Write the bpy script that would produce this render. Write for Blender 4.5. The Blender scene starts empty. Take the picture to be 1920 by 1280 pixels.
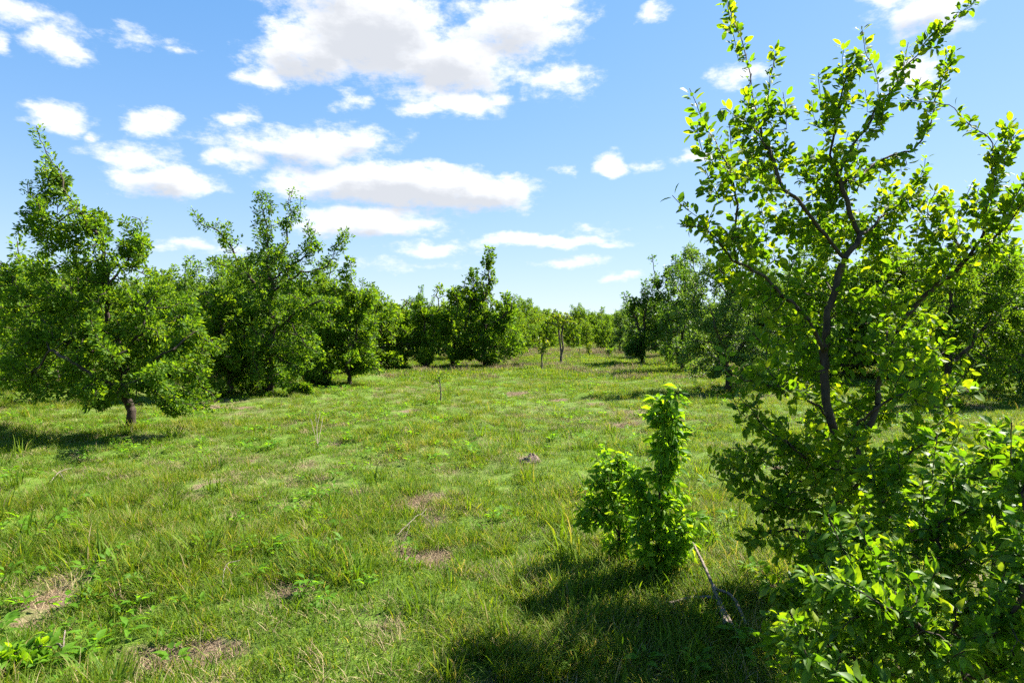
import bpy, math, time
import numpy as np
from mathutils import Vector, Matrix, Euler

T_START = time.time()
SC = bpy.context.scene
COL = SC.collection
RNG = np.random.default_rng(7)

# ------------------------------------------------------------------ camera
F_PX = 1173.0                      # focal length in pixels of the 1920 wide photo
CAM_H = 1.6
PITCH = math.atan(30.0 / F_PX)     # horizon sits a little above the centre line
cam_d = bpy.data.cameras.new('camera')
cam_d.sensor_width = 36.0
cam_d.lens = 36.0 * F_PX / 1920.0
cam_d.clip_start = 0.05
cam_d.clip_end = 20000.0
cam = bpy.data.objects.new('camera', cam_d)
COL.objects.link(cam)
cam.location = (0, 0, CAM_H)
cam.rotation_euler = (math.radians(90) - PITCH, 0, 0)
SC.camera = cam

# ------------------------------------------------------------------ exposure, sampling
SC.view_settings.view_transform = 'Standard'
SC.view_settings.look = 'None'
SC.view_settings.gamma = 1.0
SC.view_settings.use_curve_mapping = False
SC.view_settings.exposure = 2.0
SC.render.engine = 'CYCLES'
cy = SC.cycles
cy.max_bounces = 10
cy.diffuse_bounces = 8
cy.glossy_bounces = 2
cy.transmission_bounces = 5
cy.caustics_reflective = False
cy.caustics_refractive = False
cy.use_adaptive_sampling = True
cy.adaptive_threshold = 0.03
cy.use_denoising = False

# ------------------------------------------------------------------ sun and sky
SUN_AZ = math.radians(58)          # right of the view direction (+Y), turning to +X
SUN_EL = math.radians(47)
to_sun = Vector((math.sin(SUN_AZ) * math.cos(SUN_EL), math.cos(SUN_AZ) * math.cos(SUN_EL), math.sin(SUN_EL)))
sun_d = bpy.data.lights.new('sun', 'SUN')
sun_d.energy = 5.0
sun_d.angle = math.radians(0.53)
sun_d.color = (1.0, 0.955, 0.88)
sun = bpy.data.objects.new('sun', sun_d)
COL.objects.link(sun)
sun.location = to_sun * 60
sun.rotation_euler = (-to_sun).to_track_quat('-Z', 'Y').to_euler()


class NT:
    """small helper to write node trees"""
    def __init__(self, tree):
        self.t = tree
        self.n = tree.nodes
        self.l = tree.links

    def new(self, typ, **kw):
        nd = self.n.new(typ)
        for k, v in kw.items():
            setattr(nd, k, v)
        return nd

    def put(self, sock, v):
        if v is None:
            return
        if hasattr(v, 'is_output') or isinstance(v, bpy.types.NodeSocket):
            self.l.new(v, sock)
        else:
            try:
                sock.default_value = v
            except Exception:
                sock.default_value = (*v, 1.0)

    def math(self, op, a, b=None, c=None, clamp=False):
        nd = self.new('ShaderNodeMath', operation=op, use_clamp=clamp)
        for i, v in enumerate((a, b, c)):
            self.put(nd.inputs[i], v)
        return nd.outputs[0]

    def vec(self, op, a, b=None):
        nd = self.new('ShaderNodeVectorMath', operation=op)
        self.put(nd.inputs[0], a)
        if b is not None:
            self.put(nd.inputs[1], b)
        return nd.outputs['Value'] if op in ('LENGTH', 'DISTANCE', 'DOT_PRODUCT') else nd.outputs[0]

    def noise(self, vec, scale, detail=4.0, rough=0.55, dim='3D', dist=0.0):
        nd = self.new('ShaderNodeTexNoise', noise_dimensions=dim)
        if vec is not None:
            self.put(nd.inputs['Vector'], vec)
        nd.inputs['Scale'].default_value = scale
        nd.inputs['Detail'].default_value = detail
        nd.inputs['Roughness'].default_value = rough
        nd.inputs['Distortion'].default_value = dist
        return nd.outputs[0]

    def rng(self, v, a, b, c=0.0, d=1.0, smooth=False):
        nd = self.new('ShaderNodeMapRange')
        if smooth:
            nd.interpolation_type = 'SMOOTHSTEP'
        self.put(nd.inputs[0], v)
        for i, q in enumerate((a, b, c, d)):
            self.put(nd.inputs[i + 1], q)
        return nd.outputs[0]

    def mix(self, f, a, b, typ='RGBA', blend='MIX'):
        nd = self.new('ShaderNodeMix', data_type=typ)
        if typ == 'RGBA':
            nd.blend_type = blend
        ins = [s for s in nd.inputs if s.enabled]
        self.put(ins[0], f)
        for s, v in ((ins[1], a), (ins[2], b)):
            if isinstance(v, tuple) and len(v) == 3:
                v = (*v, 1.0)
            self.put(s, v)
        return [s for s in nd.outputs if s.enabled][0]

    def ramp(self, f, stops):
        nd = self.new('ShaderNodeValToRGB')
        cr = nd.color_ramp
        while len(cr.elements) < len(stops):
            cr.elements.new(0.5)
        for e, (p, c) in zip(cr.elements, stops):
            e.position = p
            e.color = (*c, 1.0)
        self.put(nd.inputs[0], f)
        return nd.outputs[0]


def pix_dir(x, y):
    """direction of a photo pixel in world axes (camera looks to +Y, tilted a little down)"""
    dx, dz = (x - 960.0) / F_PX, -(y - 640.0) / F_PX
    c, s = math.cos(PITCH), math.sin(PITCH)
    return np.array((dx, c + dz * s, dz * c - s))


def at(x, y, depth):
    d = pix_dir(x, y)
    return np.array((0, 0, CAM_H)) + d * (depth / d[1])


world = bpy.data.worlds.new('World')
SC.world = world
world.use_nodes = True
W = NT(world.node_tree)
W.n.clear()
sky = W.new('ShaderNodeTexSky', sky_type='NISHITA')
sky.sun_disc = False
sky.sun_elevation = SUN_EL
sky.sun_rotation = SUN_AZ
sky.altitude = 150
sky.air_density = 1.0
sky.dust_density = 0.1
sky.ozone_density = 2.0

# cumulus clouds: (x, y, rx, ry, weight) as seen in the photo, kept as azimuth / elevation on the sky
CLOUDS = [
    (500, 138, 62, 34, 1), (590, 100, 110, 62, 1.3), (700, 60, 160, 100, 1.6), (840, 115, 140, 72, 1.4),
    (960, 50, 120, 70, 1.15), (1045, 150, 75, 34, .9), (1030, 15, 80, 55, .9), (800, 175, 60, 28, .8), (640, -10, 160, 60, 1),
    (880, 196, 84, 28, 1.3), (790, 208, 60, 20, .8), (655, 190, 26, 15, .5),
    (115, 222, 66, 34, 1.3), (285, 232, 50, 30, 1.3), (440, 222, 34, 19, .9), (180, 258, 22, 11, .8),
    (110, 78, 62, 40, .85), (25, 18, 75, 34, .7), (270, 75, 55, 18, .42), (340, 98, 28, 9, .45), (2, 85, 26, 26, .7),
    (310, 338, 95, 30, 1.25), (265, 300, 75, 30, .8), (350, 352, 55, 20, .9),
    (560, 278, 160, 36, 1.1), (660, 262, 85, 32, .9), (450, 300, 60, 25, .9), (520, 258, 70, 22, .7),
    (760, 350, 225, 44, 1.7), (910, 362, 105, 38, 1.5), (640, 345, 115, 30, 1.3), (560, 350, 80, 22, .8),
    (690, 415, 140, 26, 1.2), (600, 420, 60, 20, .8),
    (1148, 306, 40, 22, 1.4), (1215, 308, 30, 14, .55), (1055, 322, 22, 9, .45),
    (1010, 452, 140, 14, 1.2), (810, 465, 85, 13, .85), (1072, 488, 62, 12, .75), (1165, 521, 45, 9, .6), (790, 495, 95, 9, .4),
    (1740, 15, 105, 55, 1), (1660, -10, 60, 40, .9), (1385, 145, 48, 26, .9), (1232, 18, 30, 26, .8), (1300, 302, 34, 16, .85),
    (1715, 135, 60, 40, .85), (350, 458, 70, 13, .7), (430, 470, 60, 12, .5), (1130, 430, 60, 7, .3),
]


def azel(x, y):
    d = pix_dir(x, y)
    d = d / np.linalg.norm(d)
    return math.atan2(d[0], d[1]), math.asin(d[2])


def cloud_field(name, spots):
    cg = bpy.data.node_groups.new(name, 'ShaderNodeTree')
    cg.interface.new_socket('P', in_out='INPUT', socket_type='NodeSocketVector')
    cg.interface.new_socket('D', in_out='OUTPUT', socket_type='NodeSocketFloat')
    G = NT(cg)
    gi = G.new('NodeGroupInput')
    go = G.new('NodeGroupOutput')
    acc = None
    for (cx, cyy, rx, ry, wt) in spots:
        a0, e0 = azel(cx, cyy)
        a1, _ = azel(cx + rx, cyy)
        a2, _ = azel(cx - rx, cyy)
        _, e1 = azel(cx, cyy - ry)
        _, e2 = azel(cx, cyy + ry)
        sa, se = (a1 - a2) / 2 * 1.12, (e1 - e2) / 2 * 1.12
        nd = G.new('ShaderNodeVectorMath', operation='MULTIPLY_ADD')
        G.put(nd.inputs[0], gi.outputs[0])
        nd.inputs[1].default_value = (1 / sa, 1 / se, 0)
        nd.inputs[2].default_value = (-a0 / sa, -e0 / se, 0)
        ln = G.vec('LENGTH', nd.outputs[0])
        v = G.math('MULTIPLY_ADD', ln, -wt, wt)
        acc = v if acc is None else G.math('SMOOTH_MAX', acc, v, 0.12)
    G.put(go.inputs[0], acc)
    return cg


cg = cloud_field('cloud_field', CLOUDS)
cg2 = cloud_field('cloud_depth', [c for c in CLOUDS if c[2] >= 85 and c[4] >= .85])   # only the big clouds are deep enough for grey bases

tc = W.new('ShaderNodeTexCoord')
sep = W.new('ShaderNodeSeparateXYZ')
W.put(sep.inputs[0], tc.outputs['Generated'])
az = W.math('ARCTAN2', sep.outputs[0], sep.outputs[1])
el = W.math('ARCSINE', sep.outputs[2])
cmb = W.new('ShaderNodeCombineXYZ')
W.put(cmb.inputs[0], az)
W.put(cmb.inputs[1], el)
pos = cmb.outputs[0]
# ragged edges: push the lookup point about with noise
stretch = W.vec('MULTIPLY', pos, (1.0, 1.9, 1.0))
nz_w = W.new('ShaderNodeTexNoise')
nz_w.inputs['Scale'].default_value = 15.0
nz_w.inputs['Detail'].default_value = 4.0
W.put(nz_w.inputs['Vector'], stretch)
warp = W.vec('MULTIPLY', W.vec('SUBTRACT', nz_w.outputs['Color'], (0.5, 0.5, 0.5)), (0.085, 0.04, 0.0))
pw = W.vec('ADD', pos, warp)
g1 = W.new('ShaderNodeGroup', node_tree=cg)
W.put(g1.inputs[0], pw)
g2 = W.new('ShaderNodeGroup', node_tree=cg2)
W.put(g2.inputs[0], W.vec('ADD', pw, (0.008, 0.020, 0.0)))
fb = W.noise(stretch, 24.0, 10.0, 0.68)
fb2 = W.noise(stretch, 9.0, 6.0, 0.6)
# the rest of the sky goes on with the same kind of scattered cloud
d2x = W.math('DIVIDE', W.math('ABSOLUTE', az), 0.80)
d2y = W.math('DIVIDE', el, 0.56)
outm = W.rng(W.math('MAXIMUM', d2x, d2y), 1.0, 1.25, 0, 1, True)
wide = W.noise(tc.outputs['Generated'], 3.2, 7.0, 0.6)
wide = W.math('MULTIPLY', W.rng(wide, 0.50, 0.75, -0.6, 1.0), 1.0)
field = W.mix(outm, g1.outputs[0], wide, typ='FLOAT')
dens = W.math('ADD', W.math('MULTIPLY', field, 0.95), W.math('ADD', W.math('MULTIPLY_ADD', fb, 1.9, -1.0), W.math('MULTIPLY_ADD', fb2, 0.7, -0.36)))
cover = W.rng(dens, -0.16, 0.66, 0, 1, True)
low = W.rng(el, 0.0, 0.06, 0, 1, True)
cover = W.math('MULTIPLY', cover, low)
thick = W.math('ADD', g2.outputs[0], W.math('MULTIPLY_ADD', fb, 0.9, -0.45))
shade = W.rng(thick, 0.2, 1.1, 0, 1, True)
sky_bg = W.new('ShaderNodeBackground')
hs = W.new('ShaderNodeHueSaturation')
hs.inputs['Hue'].default_value = 0.506
hs.inputs['Saturation'].default_value = 1.5
# the film's soft shoulder: bright parts of the sky keep their blue
sh = W.vec('DIVIDE', sky.outputs[0], W.vec('ADD', W.vec('MULTIPLY', sky.outputs[0], (0.44, 0.38, 0.315)), (1.0, 1.0, 1.0)))
W.put(hs.inputs['Color'], sh)
W.put(sky_bg.inputs[0], hs.outputs[0])
sky_bg.inputs[1].default_value = 0.134
cl_col = W.mix(shade, (0.305, 0.308, 0.312), (0.192, 0.199, 0.213))
cl_bg = W.new('ShaderNodeBackground')
W.put(cl_bg.inputs[0], cl_col)
cl_bg.inputs[1].default_value = 1.0
mx = W.new('ShaderNodeMixShader')
W.put(mx.inputs[0], W.math('MULTIPLY', cover, 0.97))
W.l.new(sky_bg.outputs[0], mx.inputs[1])
W.l.new(cl_bg.outputs[0], mx.inputs[2])
wo = W.new('ShaderNodeOutputWorld')
W.l.new(mx.outputs[0], wo.inputs[0])


# ------------------------------------------------------------------ numpy helpers
def unit(v):
    v = np.asarray(v, float)
    return v / np.maximum(np.linalg.norm(v, axis=-1, keepdims=True), 1e-9)


def vnoise(x, y, scale, seed=0):
    """smooth value noise 0..1"""
    x = np.asarray(x, float) / scale + seed * 17.31
    y = np.asarray(y, float) / scale + seed * 9.77
    xi, yi = np.floor(x), np.floor(y)
    fx, fy = x - xi, y - yi
    fx, fy = fx * fx * (3 - 2 * fx), fy * fy * (3 - 2 * fy)

    def h(a, b):
        s = np.sin(a * 127.1 + b * 311.7 + seed * 74.7) * 43758.5453
        return s - np.floor(s)
    return ((h(xi, yi) * (1 - fx) + h(xi + 1, yi) * fx) * (1 - fy)
            + (h(xi, yi + 1) * (1 - fx) + h(xi + 1, yi + 1) * fx) * fy)


def fbm(x, y, scale, seed=0, octv=4):
    v, a, t = 0, 1.0, 0
    for i in range(octv):
        v = v + a * vnoise(x, y, scale / 2 ** i, seed + i)
        t += a
        a *= 0.55
    return v / t


def gh(x, y):
    """height of the meadow"""
    x, y = np.asarray(x, float), np.asarray(y, float)
    r = np.hypot(x, y)
    h = 0.16 * (fbm(x, y, 7.0, 3, 3) - 0.5) + 0.13 * (fbm(x, y, 1.3, 11, 3) - 0.5) * np.clip(60 / (r + 20), 0, 1)
    h = h + 0.09 * (fbm(x, y, 0.55, 23, 2) - 0.5) * np.clip((22 - r) / 10, 0, 1)
    far = np.clip((r - 30) / 200, 0, 1)
    return h * np.clip((r + 1.0) / 3.0, 0.3, 1) + far * 2.5 * (fbm(x, y, 160, 5, 2) - 0.5)


def ground_at(x, y):
    """point of the meadow under a photo pixel"""
    d = pix_dir(x, y)
    t = -CAM_H / d[2]
    for _ in range(4):
        p = d * t
        t = (float(gh(p[0], p[1])) - CAM_H) / d[2]
    p = d * t
    return np.array((p[0], p[1], float(gh(p[0], p[1]))))


def mesh_np(name, verts, faces_list, mat=None, attrs=None, smooth=True, mats=None, midx=None):
    """faces_list: list of (n,k) index arrays; attrs: {name: per-vertex floats}"""
    me = bpy.data.meshes.new(name)
    verts = np.ascontiguousarray(verts, dtype=np.float32)
    me.vertices.add(len(verts))
    me.vertices.foreach_set('co', verts.ravel())
    loops = np.concatenate([f.ravel() for f in faces_list]) if faces_list else np.zeros(0, int)
    cnt = np.concatenate([np.full(len(f), f.shape[1]) for f in faces_list]) if faces_list else np.zeros(0, int)
    if len(cnt):
        me.loops.add(len(loops))
        me.loops.foreach_set('vertex_index', loops.astype(np.int32))
        me.polygons.add(len(cnt))
        starts = np.concatenate([[0], np.cumsum(cnt)[:-1]])
        me.polygons.foreach_set('loop_start', starts.astype(np.int32))
        me.polygons.foreach_set('loop_total', cnt.astype(np.int32))
    for k, v in (attrs or {}).items():
        at_ = me.attributes.new(k, 'FLOAT', 'POINT')
        at_.data.foreach_set('value', np.ascontiguousarray(v, dtype=np.float32))
    for m in (mats or ([mat] if mat else [])):
        me.materials.append(m)
    me.update(calc_edges=True)
    if len(cnt):
        if midx is not None:
            me.polygons.foreach_set('material_index', midx.astype(np.int32))
        me.polygons.foreach_set('use_smooth', np.full(len(cnt), smooth))
    return me


def link(name, data, parent=None, loc=None):
    o = bpy.data.objects.new(name, data)
    COL.objects.link(o)
    if parent is not None:
        o.parent = parent
    if loc is not None:
        o.location = loc
    return o


def tag(o, label=None, cat=None, group=None, kind=None):
    for k, v in (('label', label), ('category', cat), ('group', group), ('kind', kind)):
        if v:
            o[k] = v
    return o


# ------------------------------------------------------------------ materials
def leaf_material(name, stops, transl=0.42, t_col=(1.25, 1.15, 0.45), rough=0.42, spec=0.35, patch=None, edge=0.12):
    m = bpy.data.materials.new(name)
    m.use_nodes = True
    N = NT(m.node_tree)
    N.n.clear()
    a = N.new('ShaderNodeAttribute', attribute_name='tone')
    geo = N.new('ShaderNodeNewGeometry')
    big = N.noise(geo.outputs['Position'], 1.3, 3.0, 0.6)
    oi = N.new('ShaderNodeObjectInfo')
    t = N.math('ADD', a.outputs['Fac'], N.math('MULTIPLY_ADD', big, 0.5, -0.25))
    t = N.math('ADD', t, N.math('MULTIPLY_ADD', oi.outputs['Random'], edge, -edge / 2), clamp=True)
    col = N.ramp(t, stops)
    fine = N.noise(geo.outputs['Position'], 90.0, 2.0, 0.5)
    col = N.mix(1.0, col, N.ramp(fine, [(0.3, (0.8, 0.8, 0.8)), (0.7, (1.15, 1.15, 1.15))]), blend='MULTIPLY')
    p = N.new('ShaderNodeBsdfPrincipled')
    N.put(p.inputs['Base Color'], col)
    p.inputs['Roughness'].default_value = rough
    p.inputs['Specular IOR Level'].default_value = spec
    tr = N.new('ShaderNodeBsdfTranslucent')
    N.put(tr.inputs[0], N.mix(1.0, col, (*t_col,), blend='MULTIPLY'))
    mxs = N.new('ShaderNodeMixShader')
    mxs.inputs[0].default_value = transl
    N.l.new(p.outputs[0], mxs.inputs[1])
    N.l.new(tr.outputs[0], mxs.inputs[2])
    out = N.new('ShaderNodeOutputMaterial')
    N.l.new(mxs.outputs[0], out.inputs[0])
    return m


def bark_material(name, a, b, scale=22.0):
    m = bpy.data.materials.new(name)
    m.use_nodes = True
    N = NT(m.node_tree)
    p = N.n['Principled BSDF']
    tcn = N.new('ShaderNodeTexCoord')
    st = N.vec('MULTIPLY', tcn.outputs['Object'], (1.0, 1.0, 0.28))
    n1 = N.noise(st, scale, 6.0, 0.65)
    n2 = N.noise(tcn.outputs['Object'], 3.0, 3.0, 0.6)
    col = N.ramp(n1, [(0.32, a), (0.68, b)])
    col = N.mix(N.rng(n2, 0.55, 0.75, 0, 0.5), col, (0.10, 0.095, 0.075))
    N.put(p.inputs['Base Color'], col)
    p.inputs['Roughness'].default_value = 0.85
    p.inputs['Specular IOR Level'].default_value = 0.2
    bp = N.new('ShaderNodeBump')
    bp.inputs['Strength'].default_value = 0.7
    bp.inputs['Distance'].default_value = 0.012
    N.put(bp.inputs['Height'], n1)
    N.l.new(bp.outputs[0], p.inputs['Normal'])
    return m


M_BARK = bark_material('bark', (0.022, 0.016, 0.011), (0.075, 0.055, 0.038))
M_BARK_L = bark_material('bark_pale', (0.07, 0.052, 0.04), (0.17, 0.13, 0.1), 40)
M_DEAD = bark_material('dead_wood', (0.08, 0.06, 0.045), (0.26, 0.21, 0.165), 60)
M_ELM = leaf_material('leaf_elm', [(0.0, (0.0477, 0.1163, 0.0129)), (0.5, (0.0954, 0.1877, 0.0157)), (1.0, (0.1988, 0.2776, 0.0215))], 0.55, (1.65, 1.5, 0.4), 0.55, 0.15)
M_LIME = leaf_material('leaf_lime', [(0.0, (0.0617, 0.1403, 0.012)), (0.5, (0.1087, 0.1998, 0.0144)), (1.0, (0.1976, 0.2694, 0.0216))], 0.55, (1.65, 1.5, 0.4), 0.55, 0.15)
M_YELLOW = leaf_material('leaf_yellow', [(0.0, (0.085, 0.168, 0.014)), (0.5, (0.1445, 0.2258, 0.018)), (1.0, (0.2295, 0.252, 0.028))], 0.55, (1.5, 1.35, 0.45), rough=0.5, spec=0.2)
M_GREY = leaf_material('leaf_grey', [(0.0, (0.054, 0.1161, 0.022)), (0.5, (0.1013, 0.1823, 0.0352)), (1.0, (0.162, 0.2565, 0.055))], 0.5, (1.5, 1.4, 0.5), rough=0.5)
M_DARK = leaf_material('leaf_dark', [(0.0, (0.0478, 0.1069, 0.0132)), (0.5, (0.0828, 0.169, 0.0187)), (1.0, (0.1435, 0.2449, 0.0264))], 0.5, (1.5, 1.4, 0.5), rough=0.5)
M_FG = leaf_material('leaf_near', [(0.0, (0.0561, 0.1283, 0.01)), (0.45, (0.1089, 0.2093, 0.011)), (0.8, (0.2393, 0.3038, 0.014)), (1.0, (0.242, 0.3, 0.018))], 0.58, (1.6, 1.5, 0.35), 0.55, 0.2)
M_BUSH = leaf_material('leaf_bush', [(0.0, (0.048, 0.1242, 0.0099)), (0.45, (0.0936, 0.1978, 0.011)), (0.8, (0.186, 0.2702, 0.0143)), (1.0, (0.24, 0.3105, 0.0187))], 0.55, (1.6, 1.5, 0.35), 0.5, 0.3)
M_SHRUB = leaf_material('leaf_shrub', [(0.0, (0.0586, 0.1626, 0.0121)), (0.5, (0.1242, 0.2661, 0.0143)), (1.0, (0.23, 0.364, 0.02))], 0.6, (1.7, 1.5, 0.4), 0.55, 0.2)
GR = [(0.0, (0.0333, 0.0799, 0.0063)), (0.3, (0.0732, 0.1446, 0.0079)), (0.58, (0.1332, 0.2045, 0.0118)), (0.74, (0.222, 0.2345, 0.0236)), (0.86, (0.2422, 0.2019, 0.0684)), (1.0, (0.3391, 0.2745, 0.1296))]
M_GRASS = leaf_material('grass_blade', GR, 0.48, (1.5, 1.4, 0.5), 0.6, 0.15, edge=0.2)
M_STRAW = leaf_material('straw', [(0.0, (0.085, 0.056, 0.03)), (0.5, (0.20, 0.145, 0.072)), (1.0, (0.35, 0.275, 0.15))], 0.2, (1, 1, 1), 0.7, 0.1)

# ------------------------------------------------------------------ ground
BARE = []   # (X, Y, rx, ry, amount) bare reddish brown places
for (x, y, rx, ry, a) in [(790, 940, 52, 12, 1.0), (800, 978, 28, 9, .8), (330, 1222, 78, 26, 1.1), (95, 1120, 70, 22, .7), (80, 1165, 70, 14, .7),
                          (545, 1095, 40, 22, .6), (745, 1005, 26, 9, .55), (90, 1085, 60, 12, .6), (230, 1040, 26, 12, .5), (555, 950, 30, 9, .5),
                          (995, 862, 22, 9, .7), (760, 808, 10, 5, .9), (835, 880, 16, 14, .5), (620, 905, 40, 12, .4), (570, 870, 30, 9, .45),
                          (900, 1195, 40, 20, .5), (700, 1180, 50, 20, .5), (820, 1185, 26, 14, .5), (1190, 775, 90, 10, .5), (1000, 1265, 60, 14, .7),
                          (1150, 1230, 60, 14, .5), (640, 1150, 26, 10, .5), (520, 800, 40, 9, .35), (460, 860, 60, 12, .35), (980, 742, 30, 5, .4)]:
    c = ground_at(x, y)
    e = ground_at(x + rx, y)
    n = ground_at(x, y - ry)
    BARE.append((c[0], c[1], abs(e[0] - c[0]), max(0.06, (n[1] - c[1])), a))


def bare_mask(x, y):
    x, y = np.asarray(x, float), np.asarray(y, float)
    wx = x + 0.28 * (fbm(x, y, 0.35, 21, 3) - 0.5)
    wy = y + 0.28 * (fbm(x, y, 0.35, 31, 3) - 0.5)
    m = np.zeros_like(x)
    for (cx, cyy, rx, ry, a) in BARE:
        m = np.maximum(m, a * np.exp(-(((wx - cx) / rx) ** 2 + ((wy - cyy) / ry) ** 2) * 0.6))
    scat = np.clip((fbm(x, y, 0.8, 41, 4) - 0.64) * 5.0, 0, 0.7)
    return np.clip(np.maximum(m, scat), 0, 1)


def straw_mask(x, y):
    return np.clip((fbm(x, y, 2.6, 51, 4) - 0.47) * 4.0, 0, 1)


def graded(lo, hi, step, far, growth):
    c = list(np.arange(lo, hi + 1e-6, step))
    s, v = step, hi
    while v < far:
        s *= growth
        v += s
        c.append(v)
    s, v = step, lo
    left = []
    while v > -far:
        s *= growth
        v -= s
        left.append(v)
    return np.array(left[::-1] + c)


gx = graded(-9, 9, 0.085, 4000, 1.09)
gy = graded(0.5, 16, 0.085, 4000, 1.09)
XX, YY = np.meshgrid(gx, gy)
bm_ = bare_mask(XX.ravel(), YY.ravel())
near = np.clip((30 - np.hypot(XX, YY).ravel()) / 10, 0, 1)
bm_ = bm_ * near
ZZ = gh(XX.ravel(), YY.ravel()) - 0.035 * bm_
nx, ny = len(gx), len(gy)
idx = np.arange(nx * ny).reshape(ny, nx)
quads = np.stack([idx[:-1, :-1], idx[:-1, 1:], idx[1:, 1:], idx[1:, :-1]], -1).reshape(-1, 4)

m = bpy.data.materials.new('meadow_soil')
m.use_nodes = True
N = NT(m.node_tree)
p = N.n['Principled BSDF']
geo = N.new('ShaderNodeNewGeometry')
ab = N.new('ShaderNodeAttribute', attribute_name='bare')
n1 = N.noise(geo.outputs['Position'], 0.55, 6.0, 0.62)
n2 = N.noise(geo.outputs['Position'], 14.0, 6.0, 0.7)
n3 = N.noise(geo.outputs['Position'], 70.0, 4.0, 0.7)
green = N.ramp(n2, [(0.3, (0.045, 0.085, 0.012)), (0.55, (0.095, 0.155, 0.018)), (0.75, (0.14, 0.18, 0.035))])
thatch = N.ramp(n3, [(0.25, (0.075, 0.05, 0.032)), (0.5, (0.16, 0.115, 0.075)), (0.75, (0.30, 0.23, 0.155))])
soil = N.ramp(n3, [(0.25, (0.05, 0.033, 0.02)), (0.5, (0.15, 0.105, 0.066)), (0.8, (0.30, 0.225, 0.15))])
colr = N.mix(N.rng(N.math('ADD', n1, N.math('MULTIPLY', n2, 0.4)), 0.66, 0.9, 0, 0.45, True), green, thatch)
colr = N.mix(N.rng(N.math('ADD', ab.outputs['Fac'], N.math('MULTIPLY_ADD', n2, 0.6, -0.3)), 0.25, 0.55, 0, 1, True), colr, soil)
N.put(p.inputs['Base Color'], colr)
p.inputs['Roughness'].default_value = 0.95
p.inputs['Specular IOR Level'].default_value = 0.1
bp = N.new('ShaderNodeBump')
bp.inputs['Strength'].default_value = 0.8
bp.inputs['Distance'].default_value = 0.03
N.put(bp.inputs['Height'], N.math('ADD', n2, N.math('MULTIPLY', n3, 0.5)))
N.l.new(bp.outputs[0], p.inputs['Normal'])
ground = link('ground', mesh_np('ground', np.stack([XX.ravel(), YY.ravel(), ZZ], -1), [quads], m, {'bare': bm_}))
tag(ground, kind='structure')


# ------------------------------------------------------------------ tree growing
def catmull(pts, step):
    pts = np.asarray(pts, float)
    P = np.vstack([2 * pts[0] - pts[1], pts, 2 * pts[-1] - pts[-2]])
    out = []
    for i in range(1, len(P) - 2):
        L = np.linalg.norm(P[i + 1] - P[i])
        n = max(1, int(round(L / step)))
        t = np.linspace(0, 1, n, endpoint=False)[:, None]
        a, b, c, d = P[i - 1], P[i], P[i + 1], P[i + 2]
        out.append(0.5 * ((2 * b) + (c - a) * t + (2 * a - 5 * b + 4 * c - d) * t ** 2 + (3 * b - a - 3 * c + d) * t ** 3))
    out.append(pts[-1:])
    return np.vstack(out)


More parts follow.
